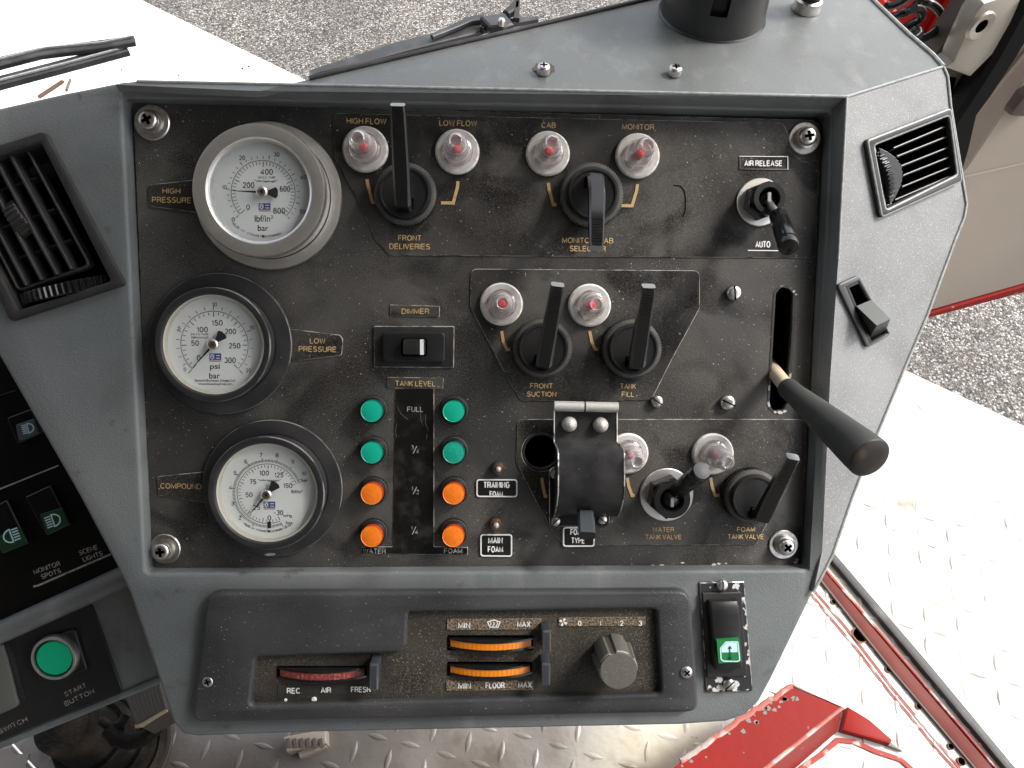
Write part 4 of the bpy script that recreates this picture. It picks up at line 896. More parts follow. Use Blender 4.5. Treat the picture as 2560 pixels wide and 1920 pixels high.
part(cg, 'zero_block', MB().prism([(q.x-.0010, q.y-.0019), (q.x+.0010, q.y-.0019), (q.x+.0010, q.y+.0019), (q.x-.0010, q.y+.0019)], cg.hd+.0001, cg.hd+.0002), INK, cg.dial)
c0 = PAN.pt(ZC(755, 1588), .003)
part(cg, 'paint_chip', MB().prism([(c0.x-.0032, c0.y), (c0.x-.001, c0.y-.0009), (c0.x+.003, c0.y-.0004), (c0.x+.0032, c0.y+.0006), (c0.x, c0.y+.0009)], .0032, .0037), CREAM)

# ------------------------------------------------------------------ indicator lamps
WRIM = material('clear_plastic_rim', (.80, .78, .75), .25, spec=.6, layers=[dict(c=(.34, .31, .28), s=(150, .48, .62), a=.8, d=5)])  # whiter than the flange, to paint bright rim highlights
def lamp(label, z, x, y, r, s, dim=False):
    c = PAN.pt(z(x, y), .0035); rr = r/s*PAN.mpp(z(x, y), .0035); c2 = (c.x, c.y); k = rr/.0127
    th = Thing('indicator_lamp', label, 'indicator lamp', PAN, (c.x, c.y, .0008), 'clear lensed indicator lamps')
    part(th, 'flange', MB().lathe(c2, [(rr, .0008), (rr, .0028), (rr*.925, .0038), (rr*.70, .0040), (rr*.62, .0030), (rr*.5, .0030), (0, .0030)], 40, mats=[0, 1, 0, 1, 0, 0]), [WASHER, WRIM])
    part(th, 'collar_ring', MB().lathe(c2, [(rr*.66, .003), (rr*.66, .0052), (rr*.60, .0056), (rr*.56, .0052), (rr*.56, .0032)], 40), LENS)
    pr = [(rr*.57, .0032), (rr*.56, .011), (rr*.53, .0130), (rr*.46, .0142), (rr*.45, .0210), (rr*.43, .0245), (rr*.36, .0272), (rr*.25, .0286), (rr*.22, .0272), (rr*.10, .0268), (0, .0268)]
    part(th, 'lens', MB().lathe(c2, pr, 36), LENS, sharp=50)
    part(th, 'led', MB().lathe(c2, [(.0025, .0031), (.0025, .0075), (.0023, .0088), (.0013, .0098), (0, .0100)], 20), REDLED_DIM if dim else REDLED)
    return th
lamp('red indicator lamp under the HIGH FLOW marking', Z2, 289, 958, 147, K)
lamp('red indicator lamp under the LOW FLOW marking', Z2, 882, 973, 143, K)
lamp('red indicator lamp under the CAB marking', Z2, 1466, 985, 142, K)
lamp('red indicator lamp under the MONITOR marking', Z2, 2044, 1000, 143, K)
lamp('red indicator lamp above left of the FRONT SUCTION knob', Z5, 1167, 413, 138, K)
lamp('red indicator lamp above left of the TANK FILL knob', Z5, 1735, 420, 138, K)
lamp('pale indicator lamp half hidden behind the hinged metal flap', ZA, 1290, 640, 212, 4.1475, True)
lamp('pale indicator lamp between the water and foam tank valve controls', ZB, 812, 335, 231, 4.424, True)

# ------------------------------------------------------------------ rotary selector knobs with lever arms
def selector(label, base, rb, disc_r, foot, tip, tip_h, Hd=.0125, up=True, tipw=.0078, bend=.45, wide=.0088, tt=(.0075, .0085, .006, .0052)):
    q = PAN.pt(base, 0); c = (q.x, q.y); rb = rb*PAN.mpp(base, 0)
    th = Thing('rotary_selector', label, 'selector switch', PAN, (q.x, q.y, 0), 'rotary selector knobs with lever arms')
    N = 64
    wob = lambda k, a: (1+.018*(1 if int(a/(2*math.pi)*N*2+.5) % 2 else -1)) if k in (1, 2) else 1
    part(th, 'knurled_collar', MB().lathe(c, [(rb*.97, .0008), (rb, .0015), (rb, .0075), (rb*.94, .0088), (rb*.86, .0092), (disc_r*rb*1.03, .0092)], N*2, wob=wob, mats=[0, 0, 1, 1, 0]), [BLACKM, KNURL])
    rd = disc_r*rb
    part(th, 'dial', MB().lathe(c, [(rd*1.03, .0090), (rd*1.03, Hd-.001), (rd*.99, Hd), (rd*.93, Hd), (rd*.90, Hd-.0008), (0, Hd-.0008)], 48), BLACK)
    p0 = PAN.pt(foot, Hd-.001); p3 = PAN.pt(tip, tip_h); d = p3-p0
    flat = V((d.x, d.y, 0)).normalized(); side = V((-flat.y, flat.x, 0))
    p1 = p0+V((0, 0, .007))+flat*.001; p2 = p0+flat*V((d.x, d.y, 0)).length*.30+V((0, 0, (tip_h-Hd)*bend))
    part(th, 'lever', MB().bar([p0, p1, p2, p2.lerp(p3, .5), p3], [wide, wide, wide*.98, (wide+tipw)/2, tipw], [tt[0], tt[1], tt[2], tt[3], tt[3]], side, endm=1, edge=True), [BLACKG, bpy.data.materials.get('lever_tip_sheen') or material('lever_tip_sheen', (.24, .25, .26), .35), bpy.data.materials.get('lever_edge_highlight') or material('lever_edge_highlight', (.035, .037, .038), .22, spec=.8)])  # pale tip and chamfers carry painted sheen and edge highlights
    # slot round the lever foot
    a = p0-flat*.0022; b = p0+flat*rd*.30
    part(th, 'slot', MB().prism([xy(a+side*wide*.56), xy(b+side*wide*.56), xy(b-side*wide*.56), xy(a-side*wide*.56)], Hd-.002, Hd-.0006), VOID)
    mb = MB()
    dd = (p3-p2).normalized(); upv = dd.cross(side); upv = upv if upv.z > 0 else -upv
    for k in range(9):
        e = p3-dd*(.003+k*.0016)+upv*(tt[3]/2+.0001)
        mb.bar([e-dd*.0004, e+dd*.0004], tipw*.86, .0003, side)
    part(th, 'grip_rib', mb, BLACKG, kind='stuff')
    return th
selector('long lever selector pointing up beside the FRONT DELIVERIES marking', Z2(557, 1262), 76, .80, Z2(543, 1322), Z2(500, 672), .045, tipw=.0072)
selector('lever selector pointing down over the MONITOR/CAB SELECTOR marking', Z2(1735, 1268), 78, .76, Z2(1758, 1165), Z2(1775, 1597), .042, tipw=.0070, bend=.62)
selector('lever selector pointing up above the FRONT SUCTION marking', Z5(1425, 693), 72.5, .81, Z5(1432, 790), Z5(1528, 285), .040, tipw=.0068)
selector('lever selector pointing up above the TANK FILL marking', Z5(1990, 697), 73, .80, Z5(2020, 795), Z5(2113, 295), .040, tipw=.0068)
selector('lever selector slanting right above the FOAM TANK VALVE marking', ZB(1190, 770), 68, .80, ZB(1300, 1000), ZB(1690, 360), .040, tipw=.0068)

# ------------------------------------------------------------------ toggle valves
def toggle(label, base, rw, col_px, col_h, rod, grip0, grip1, g0h, g1h, gr, endm):
    q = PAN.pt(base, 0); c = (q.x, q.y); rw = rw*PAN.mpp(base, 0)
    th = Thing('toggle_valve', label, 'toggle valve', PAN, (q.x, q.y, 0), 'toggle valves')
    part(th, 'washer', MB().lathe(c, [(rw, .0008), (rw, .0020), (rw*.97, .0024), (rw*.7, .0024), (0, .0024)], 48), CHROME)
    rc = rw*.68
    part(th, 'hex_nut', MB().prism(circ(c, rc*1.16, 6, a0=.35), .0024, .0105, .0006, 1), BLACKG)
    part(th, 'collar', MB().lathe(c, [(rc*1.0, .0105), (rc*1.0, col_h-.001), (rc*.96, col_h), (rc*.66, col_h), (rc*.60, col_h-.0015), (rc*.60, .008), (0, .008)], 40, mats=[0, 0, 1, 1, 0, 2, 2]), [BLACKG, BLACK, VOID])
    part(th, 'ball', MB().lathe(c, [(rc*.56*math.cos(t*math.pi/16), .0095+rc*.56*math.sin(t*math.pi/16)*.9) for t in range(9)], 32), BLACKG)
    p0 = V((c[0], c[1], .011)); a = PAN.pt(grip0, g0h); b = PAN.pt(grip1, g1h); d = (b-a)
    part(th, 'ball_slot', MB().bar([p0+V((0, 0, .002)), p0+V((0, 0, .0045))], .0018, rc*.7, V((1, 0, 0))), STEEL)
    part(th, 'rod', MB().tube([p0, p0.lerp(a, .5), a+d*.1], .0020, 12), STEEL)
    n = 8; L_ = d.length
    part(th, 'grip', MB().along(a, d, [(gr*.3, 0), (gr*.86, 0), (gr*.92, .0006), (gr, L_*.8), (gr*.97, L_*.82), (gr*1.02, L_*.86), (gr*1.02, L_*.95), (gr*.9, L_), (gr*.5, L_+.0006), (0, L_+.0006)], 28, mats=[0]*7+[1, 1]), [BLACKG, endm])
    return th
toggle('toggle valve pointing down between the AIR RELEASE and AUTO markings', Z3(508, 1303), 59, None, .0160, None, Z3(632, 1385), Z3(700, 1590), .024, .050, .0052, BLACKG)
toggle('toggle valve pointing up right above the WATER TANK VALVE marking', ZB(285, 775), 67, None, .0150, None, ZB(410, 745), ZB(685, 515), .020, .050, .0050, material('grey_grip_end', (.060, .064, .068), .5, spec=.3, bump=[(1200, .0002, .5)]))

# ------------------------------------------------------------------ tank level push lamps
GSIDE = material('deep_green_lens_side', (.002, .10, .07), .3); OSIDE = material('deep_orange_lens_side', (.42, .045, .006), .3)
def pushlamp(label, p, r, mat, grp, bottom=False):
    side_m = OSIDE if mat == ORANGE else GSIDE
    q = PAN.pt(p, .0095); c = (q.x, q.y); rr = r*PAN.mpp(p, .0095)
    th = Thing('push_button', label, 'push button', PAN, (q.x, q.y, 0), grp)
    part(th, 'bezel', MB().lathe(c, [(rr*1.28, .0001), (rr*1.28, .0016), (rr*1.22, .0024), (rr*1.16, .0026), (rr*1.14, .0060), (rr*1.06, .0066), (rr*1.02, .0060)], 40, mats=[0, 0, 1, 0, 0, 0]), [BLACK, KNURL])
    part(th, 'cap', MB().lathe(c, [(rr*.99, .003), (rr*.99, .0088), (rr*.95, .0094), (rr*.90, .0092), (rr*.6, .0096), (0, .0097)], 40, mats=[1, 1, 0, 0, 0]), [mat, side_m])
gl = 'green push buttons of the tank level display'; ol = 'orange push buttons of the tank level display'
for (x, y, lab, mt, g_) in ((332, 1100, 'green button left of the FULL marking', GREENB, gl), (860, 1102, 'green button right of the FULL marking', GREENB, gl),
                         (333, 1368, 'green button left of the 3/4 marking', GREENB, gl), (860, 1368, 'slightly darker green button right of the 3/4 marking', GREEN2, gl)):
    pushlamp(lab, Z5(x, y), 28.5, mt, g_)
for (x, y, lab) in ((803, 1067, 'orange button left of the 1/2 marking'), (980, 1067, 'orange button right of the 1/2 marking')): pushlamp(lab, F(x, y), 28.5, ORANGE, ol)
for (x, y, lab) in ((315, 247, 'orange button above the WATER marking'), (813, 247, 'orange button above the FOAM marking')): pushlamp(lab, Z8(x, y), 28.5, ORANGE, ol)

# dimmer slider
q = PAN.pt(Z5(605, 690)); th = Thing('dimmer_switch', 'black slide switch with ribbed thumb piece under the DIMMER marking', 'dimmer switch', PAN, (q.x, q.y, 0))
part(th, 'base_plate', MB().prism(rounded([xy(p) for p in P(PAN, Z5, [(347, 552), (866, 553), (862, 822), (350, 818)])], .001, 3), .00005, .0016, .0005, 1, bm=1), [BLACKM, DUSTY])
part(th, 'housing', MB().prism(rounded([xy(p) for p in P(PAN, Z5, [(402, 590), (808, 592), (806, 792), (406, 788)], .005)], .003, 4), .0016, .0060, .0012, 3), BLACK)
part(th, 'recess', MB().prism(rounded([xy(p) for p in P(PAN, Z5, [(522, 630), (690, 630), (690, 748), (522, 748)], .006)], .002, 3), .0060, .0062), VOID)
sp_ = P(PAN, Z5, [(530, 636), (676, 636), (676, 740), (530, 740)], .010)
tb = part(th, 'thumb_piece', MB().prism(rounded([xy(p) for p in sp_], .0015, 3), .0060, .0098, .0010, 2), BLACK)
mb = MB()
for k in range(10):
    x = 540+k*11; mb.stroke([xy(p) for p in P(PAN, Z5, [(x, 646), (x, 732)], .0102)], .0006, .0095, .0103)
part(th, 'rib', mb, BLACKM, tb, kind='stuff')
part(th, 'white_mark', MB().stroke([xy(p) for p in P(PAN, Z5, [(655, 640), (655, 738)], .0102)], .0020, .0095, .0103), WHITE, tb)

# two small brass indicator lights
for z, x, y, s, lab in ((Z5, 1147, 1472, K, 'small brass indicator light above the TRAINING FOAM label'), (Z8, 1074, 177, 2.4395, 'small brass indicator light above the MAIN FOAM label')):
    c = PAN.pt(z(x, y), .004); rr = 43/s*PAN.mpp(z(x, y), .004)
    th = Thing('indicator_light', lab, 'indicator light', PAN, (c.x, c.y, 0), 'small brass indicator lights')
    part(th, 'brass_bezel', MB().lathe(c.xy, [(rr, .0001), (rr, .0022), (rr*.93, .0034), (rr*.72, .0044), (rr*.5, .0040), (rr*.48, .002)], 28), BRASS)
    part(th, 'led', MB().lathe(c.xy, [(rr*.44, .002), (rr*.44, .0050), (rr*.36, .0062), (rr*.18, .0068), (0, .0070)], 18), material('grey_led', (.35, .31, .30), .2) if 'TRAINING' in lab else bpy.data.materials['grey_led'])

# hinged flap over the foam selector
q = PAN.pt(ZA(840, 700)); th = Thing('switch_guard', 'hinged black metal flap with two rivets covering the foam type switch', 'switch guard', PAN, (q.x, q.y, .0008))
part(th, 'base_plate', MB().prism(rounded([xy(p) for p in P(PAN, ZA, [(465, 770), (1090, 770), (1090, 1385), (465, 1385)])], .004, 4), .0008, .0022, .0004, 1, bm=1), [BLACK, BAREEDGE])
pro = [(190, .0105), (300, .0105), (400, .0105), (480, .0106), (520, .0112), (550, .0135), (575, .0165), (600, .0190), (640, .0215), (720, .0228), (900, .0232), (1050, .0222), (1160, .0185), (1240, .0120), (1290, .0060)]
def flap(off=0.0):
    vs = []
    for y, h in pro:
        t = min(1, max(0, (y-520)/90)); tr = min(1, max(0, (y-1000)/300))
        xl = 520+(562-520)*t-(45*tr**2); xr = 1172+(1248-1172)*t-(70*tr**2)
        vs += [PAN.pt(ZA(xl, y), h), PAN.pt(ZA(xr, y), h)]
    return vs
v1 = flap(); nrm = V((0, 0, -1)); v2 = [v+V((0, -.0002, -.0012)) for v in v1]; n_ = len(pro)
mb = MB(); vs = v1+v2; o = 2*n_
for i in range(n_-1):
    mb.add([], [], 0)
fs = []; ms = []
for i in range(n_-1):
    fs += [(2*i, 2*i+2, 2*i+3, 2*i+1)]; ms += [0]
    fs += [(o+2*i, o+2*i+1, o+2*i+3, o+2*i+2)]; ms += [0]
    fs += [(2*i, o+2*i, o+2*i+2, 2*i+2), (2*i+1, 2*i+3, o+2*i+3, o+2*i+1)]; ms += [1, 1]
fs += [(0, 1, o+1, o), (2*n_-2, o+2*n_-2, o+2*n_-1, 2*n_-1)]; ms += [1, 1]
mb.add(vs, fs, ms)
fl = part(th, 'flap', mb, [material('black_flap_paint', (.014, .0145, .016), .32, bump=[(1200, .0002, .3)], layers=[dict(c=(.06, .055, .05), s=(40, .46, .7), a=.55, d=6, r=.6), dict(c=(.35, .32, .28), s=(800, .71, .76), a=.7)]), BAREEDGE])
for side, k in ((0, 0), (1, 1)):
    a = [v1[2*i+side] for i in range(4, n_)]; b = [V((v.x, v.y, .0024)) for v in a]
    m2 = MB(); n2 = len(a)
    m2.add(a+b, [(i, i+1, n2+i+1, n2+i) for i in range(n2-1)]); part(th, 'side_wall', m2, BLACKM)
    edge = MB().tube([v+V((0, 0, .0001)) for v in [v1[2*i+side] for i in range(n_)]], .00045, 6); part(th, 'bare_edge', edge, BAREEDGE, fl)
for x0, x1 in ((520, 828), (845, 1182)):
    part(th, 'hinge_barrel', MB().tube([PAN.pt(ZA(x0, 146+(x0-520)*.02), .0125), PAN.pt(ZA(x1, 146+(x1-520)*.02), .0125)], .0029, 14), RIVET)
for x, y in ((685, 343), (1012, 352)):
    c = PAN.pt(ZA(x, y), .015); rr = 81/4.1475*PAN.mpp(ZA(x, y), .014)
    part(th, 'rivet', MB().lathe(c.xy, [(rr, .0106), (rr*.97, .0125), (rr*.85, .0142), (rr*.62, .0155), (rr*.3, .0163), (0, .0166)], 24), RIVET)
for x, y, a_ in ((528, 850, 1.2), (535, 1340, .8), (1022, 1325, 2.5)):
    c = PAN.pt(ZA(x, y), .003); rr = 50/4.1475*PAN.mpp(ZA(x, y), .003); ca, sa = math.cos(a_), math.sin(a_)
    mb = MB().lathe(c.xy, [(rr, .0022), (rr*.9, .0034), (rr*.5, .0040), (0, .0041)], 20)
    mb.prism([(c.x+ca*x_-sa*y_, c.y+sa*x_+ca*y_) for x_, y_ in ((-rr*.8, -rr*.1), (rr*.8, -rr*.1), (rr*.8, rr*.1), (-rr*.8, rr*.1))], .0035, .0043, m=1)
    part(th, 'screw', mb, [STEEL, VOID])
q = PAN.pt(ZA(850, 1350), .002); th2 = Thing('foam_type_switch', 'short grey lever of the foam type switch poking out below the metal flap', 'lever switch', PAN, (q.x, q.y, .0022))
a, b, c = PAN.pt(ZA(840, 1230), .006), PAN.pt(ZA(845, 1300), .016), PAN.pt(ZA(862, 1490), .030)
part(th2, 'lever', MB().bar([a, b, b.lerp(c, .5), c], [.0085, .0088, .0092, .0088], [.006, .007, .006, .005], V((1, 0, 0)), endm=1), [material('grey_lever', (.052, .060, .066), .25), BLACK])
part(th2, 'bush', MB().lathe(a.xy, [(.006, .0022), (.006, .0055), (.004, .0065), (0, .0065)], 20), BLACK)

# hand lever through the slot
a0 = PAN.pt(Z6(560, 790), -.02); a = PAN.pt(Z6(690, 950), .022); b = PAN.pt(Z6(1232, 1412), .086)
th = Thing('hand_lever', 'large tapered black hand lever sticking out of the panel slot', 'hand lever', PAN, (a0.x, a0.y, a0.z))
d = b-a; L_ = d.length; r0 = 68/2.572*PAN.mpp(Z6(700, 960), .022); r1 = 150/2.572*PAN.mpp(Z6(1222, 1425), .100)
part(th, 'rod', MB().tube([a0, a0.lerp(a, .3), a0.lerp(a, .7), a, a+d*.1], [.0042, .0042, .0042, .0042, .004], 16), BONE)
part(th, 'grip', MB().along(a-d*.02, d, [(r0*.45, 0), (r0*.9, .0003), (r0, .0022), (r0*.99, .008), (r0+(r1-r0)*.5, L_*.5), (r1*.98, L_*.90), (r1, L_*.985), (r1*.985, L_*1.0), (r1*.93, L_*1.008), (r1*.45, L_*1.016), (0, L_*1.018)], 48, mats=[0]*7+[1]*3), [GRIP, GRIPEND], sharp=60)

# ------------------------------------------------------------------ heater control panel
q = PAN.pt(F(950, 1420), FH); th = Thing('heater_control_panel', 'slate black heater control panel under the instrument panel', 'heater panel', PAN, (q.x, q.y, FH))
HT = .0150; HF = .0105
outer = rounded([xy(p) for p in P(PAN, F, [(446, 1281), (1492, 1277), (1511, 1540), (413, 1562)], HT)], [.009, .009, .007, .006], 6)
inn = [xy(p) for p in P(PAN, F, [(552, 1421), (862, 1411), (878, 1395), (881, 1324), (1418, 1317), (1428, 1500), (539, 1526)], HT)]
inn = rounded(inn, [.003, .003, .002, .002, .003, .003, .003], 4)
part(th, 'surround', MB().prism(outer, FH+.0001, HT, .0022, 3, holes=[inn]), HEATP)
rec = part(th, 'recess', MB().prism(inset(ccw(inn), -.002), FH+.0003, HF), HEATIN)
def hprism(name, z, pts, h0, h1, mat, b=.0003, r=.0004, par=None, seg=1):
    return part(th, name, MB().prism(rounded([xy(p) for p in P(PAN, z, pts, h1)], r, 2), h0, h1, b, seg), mat, par)
def slider(z, x0, x1, yt, yb, tabx, taby, mat, s):
    hprism('slider_slot', z, [(x0, yt), (x1, yt), (x1, yb), (x0, yb)], HF, HF+.0004, VOID, b=0)
    a = PAN.pt(z(x0+6, (yt+yb)/2), HF); b = PAN.pt(z(x1, (yt+yb)/2), HF); ch = (b-a).length; sag = .0062; t = .0036
    Rr = (ch*ch/4+sag*sag)/(2*sag); mid = (a+b)/2; ux = (b-a).normalized(); half = math.asin(min(1, ch/2/Rr))
    def seg(rad, y0, y1, mt, nm, ribs=0):
        mb = MB(); vs = []; n = 40
        for k in range(n+1):
            t_ = -half+2*half*k/n; xx = Rr*math.sin(t_)*(rad/Rr); zz = rad*math.cos(t_)-(Rr-sag)
            p = mid+ux*xx; rj = (.00022 if k % 2 else 0) if ribs else 0
            for yy in (y1, y0): vs.append(V((p.x, p.y+yy, HF+max(0, zz-rj))))
            vs.append(V((p.x, p.y+y1, HF)))
        fs = [(3*k+1, 3*k+4, 3*k+3, 3*k) for k in range(n)]+[(3*k, 3*k+3, 3*k+5, 3*k+2) for k in range(n)]
        mb.add(vs, fs); mb2 = mb
        # lower side
        o = len(mb.v); vs2 = []
        for k in range(n+1):
            v = mb.v[3*k+1]; vs2 += [v, V((v.x, v.y, HF))]
        mb.add(vs2, [(2*k, 2*k+1, 2*k+3, 2*k+2) for k in range(n)])
        return part(th, nm, mb, mt, sharp=20 if ribs else 32)
    seg(Rr, -.0018, .0022, mat, 'ribbed_wheel', 1)
    seg(Rr+.0003, .0022, .0032, BLACKG, 'wheel_flange'); seg(Rr+.0003, -.0030, -.0018, BLACKG, 'wheel_flange')
    p0, p1 = PAN.pt(z(tabx, taby[0]), .0230), PAN.pt(z(tabx, taby[1]), .0230); w_ = 54/s*PAN.mpp(z(tabx, taby[0]), .023)
    base0, base1 = V((p0.x, p0.y, HF)), V((p1.x, p1.y, HF))
    part(th, 'slider_tab', MB().prism(rounded([(p0.x-w_/2, p0.y), (p0.x+w_/2, p0.y), (p1.x+w_/2, p1.y), (p1.x-w_/2, p1.y)], .0008, 2), HF, .0230, .0010, 2, bm=1), [material('slider_tab_plastic', (.030, .034, .040), .3) if 'slider_tab_plastic' not in bpy.data.materials else bpy.data.materials['slider_tab_plastic'], KNURL])
slider(Z8, 778, 1300, 850, 940, 1382, (822, 955), AMBER, 2.44)
slider(Z8, 778, 1292, 1012, 1095, 1378, (1022, 1160), AMBER, 2.44)
x8 = lambda x, y: Z7(x, y)
slider(Z7, 1690, 2235, 1038, 1110, 2279, (1028, 1188), REDRIB, 2.44)
s1 = hprism('label_strip', Z8, [(772, 752), (1352, 748), (1352, 816), (772, 820)], HF, HF+.0006, DIRTYSTRIP)
s2 = hprism('label_strip', Z8, [(1452, 742), (1985, 738), (1985, 792), (1452, 798)], HF, HF+.0006, DIRTYSTRIP)
s3 = hprism('label_strip', Z8, [(768, 1128), (1300, 1126), (1300, 1186), (768, 1190)], HF, HF+.0006, DIRTYSTRIP)
s4 = hprism('label_strip', Z7, [(1690, 1150), (2290, 1146), (2290, 1212), (1690, 1216)], HF, HF+.0003, HEATIN)
HL = HF+.0010; k8 = 2.4395
def HLt(s, z, c, w_, hh, par): lettering(th, s, z(*c), w_/k8, hh/k8, HL, WHITE, .5, .03, par)
HLt('MIN', Z8, (880, 790), 74, 36, s1); HLt('MAX', Z8, (1243, 782), 84, 36, s1)
for s_, x in (('0', 1584), ('1', 1710), ('2', 1840), ('3', 1953)): HLt(s_, Z8, (x, 776), 22 if s_ != '1' else 12, 32, s2)
HLt('MIN', Z8, (882, 1158), 78, 38, s3); HLt('FLOOR', Z8, (1068, 1155), 118, 38, s3); HLt('MAX', Z8, (1250, 1152), 84, 38, s3)
HLt('REC.', Z7, (1795, 1188), 92, 36, s4); HLt('AIR', Z7, (1988, 1184), 64, 36, s4); HLt('FRESH', Z7, (2200, 1180), 120, 36, s4)
# windscreen demist symbol and fan symbol
S2 = lambda z, pts: [xy(p) for p in P(PAN, z, pts, HL)]
mb = MB().stroke(S2(Z8, [(1022, 768), (1060, 756), (1098, 768), (1086, 800), (1036, 800)]), .0006, None, HL, closed=True)
for dx in (-20, 0, 20): mb.stroke(S2(Z8, [(1060+dx, 804), (1054+dx, 792), (1064+dx, 780), (1058+dx, 768)]), .0005, None, HL)
part(th, 'demist_symbol', mb, WHITE, s1)
mb = MB(); c = (1483, 770)
for k in range(4):
    a_ = k*math.pi/2+.3; pts = [(c[0]+r_*math.cos(a_+o_), c[1]+r_*math.sin(a_+o_)) for r_, o_ in ((3, 0), (16, -.35), (26, -.1), (24, .45), (12, .5))]
    mb.prism(S2(Z8, pts), HL-.0003, HL)
part(th, 'fan_symbol', mb, WHITE, s2)
mb = MB()
for x, y, r_ in ((1916, 1240, 17), (1742, 1244, 10)):
    p = PAN.pt(Z7(x, y), HF); rr = r_/k8*PAN.mpp(Z7(x, y), HF); mb.lathe(p.xy, [(rr, HF), (rr*.8, HF+rr*.4), (0, HF+rr*.5)], 12)
part(th, 'white_dot', mb, WHITE)
# fan knob
kp = PAN.pt(Z8(1822, 1068), .032); kr = 118/k8*PAN.mpp(Z8(1822, 1068), .032)
th = Thing('fan_knob', 'dusty olive black fluted fan knob at the right of the heater panel', 'knob', PAN, (kp.x, kp.y, HF))
def wob(k, a):
    a = (a+.35) % (2*math.pi/6); return .88 if (k < 5 and a < .30) else 1
part(th, 'knob_body', MB().lathe(kp.xy, [(kr*1.14, HF+.0001), (kr*1.10, .016), (kr*1.04, .026), (kr*1.02, .0300), (kr*1.0, .0312)], 72, wob=lambda k, a: wob(k, a), mats=[0, 0, 0, 1]), [OLIVE, OLIVEEDGE], sharp=25)
part(th, 'knob_cap', MB().lathe(kp.xy, [(kr*1.0, .0312), (kr*.95, .0320), (kr*.5, .0321), (0, .0321)], 48, wob=lambda k, a: wob(0, a) if k == 0 else 1), OLIVE)

# ------------------------------------------------------------------ window switch beside the heater panel
q = PAN.pt(Z9(280, 860), FH); th = Thing('window_switch', 'black rocker switch with green window symbol in a chipped metal plate', 'rocker switch', PAN, (q.x, q.y, FH))
part(th, 'mounting_plate', MB().prism(rounded([xy(p) for p in P(PAN, Z9, [(116, 524), (388, 516), (440, 1186), (157, 1192)], FH)], .0006, 2), FH+.00005, FH+.0014, .0005, 1, bm=1), [SILVERP, BAREEDGE])
part(th, 'housing', MB().prism(rounded([xy(p) for p in P(PAN, Z9, [(136, 592), (376, 588), (410, 1100), (166, 1108)], FH+.003)], .0008, 2), FH+.0014, FH+.0030, .0005, 1), BLACKM)
# rocker with a dished face
def rocker_mesh(fr, z, tl, tr_, br, bl, h0, hs, mt):
    """hs: heights along the rocker from top to bottom"""
    mb = MB(); n = len(hs); vs = []
    for k in range(n):
        t = k/(n-1); pa = (tl[0]+(bl[0]-tl[0])*t, tl[1]+(bl[1]-tl[1])*t); pb = (tr_[0]+(br[0]-tr_[0])*t, tr_[1]+(br[1]-tr_[1])*t)
        a, b = fr.pt(z(*pa), hs[k]), fr.pt(z(*pb), hs[k]); e = .0012 if 0 < k < n-1 else .0018; u = (b-a).normalized()
        dz = V((0, 0, .0008 if 0 < k < n-1 else .0012))
        vs += [V((a.x, a.y, h0)), a-dz*1.0, a+u*e*.4-dz*.3, a+u*e, b-u*e, b-u*e*.4-dz*.3, b-dz, V((b.x, b.y, h0))]
    fs = []
    for k in range(n-1): fs += [(8*k+i, 8*(k+1)+i, 8*(k+1)+i+1, 8*k+i+1) for i in range(7)]
    fs += [tuple(range(8)), tuple(range(8*(n-1), 8*n))[::-1]]
    mb.add(vs, fs); return mb
h = FH+.003
rk = part(th, 'rocker', rocker_mesh(PAN, Z9, (182, 646), (358, 642), (385, 1050), (214, 1058), h-.001, [h+.004, h+.0062, h+.0058, h+.0050, h+.0044, h+.0042, h+.0048, h+.0058, h+.0066, h+.0068, h+.0050], None), BLACK, sharp=50)
hg = h+.0072
gp = part(th, 'green_label', MB().prism([xy(p) for p in P(PAN, Z9, [(224, 884), (360, 872), (376, 1012), (236, 1022)], hg)], h+.0045, hg), GREENINK, rk)
mb = MB().stroke(rounded([xy(p) for p in P(PAN, Z9, [(246, 928), (278, 890), (352, 888), (364, 1000), (350, 1008), (264, 1006), (250, 994)], hg)], .0006, 2), .0007, None, hg+.0002, closed=True)
mb.prism([xy(p) for p in P(PAN, Z9, [(252, 930), (282, 896), (346, 894), (352, 952), (254, 954)], hg)], hg-.0002, hg+.0001)
part(th, 'window_symbol', mb, PALEBLUE, gp)
mb = MB().stroke([xy(p) for p in P(PAN, Z9, [(303, 925), (306, 990)], hg)], .0005, None, hg+.0004)
for y0, y1 in ((912, 930), (1002, 984)): mb.prism([xy(p) for p in P(PAN, Z9, [(304, y0), (292, y1), (316, y1)], hg)], hg+.0001, hg+.0004)
part(th, 'arrow_symbol', mb, INK, gp)
for z, x, y, a_, lab in ((Z9, 263, 551, 1.55, 'slotted screw at the top of the chipped window switch plate'), (Z9, 306, 1156, .75, 'slotted screw at the bottom of the chipped window switch plate')):
    pan_screw(PAN, z(x, y), 14.5, FH+.0014, .003, lab, a_, slotted=True)
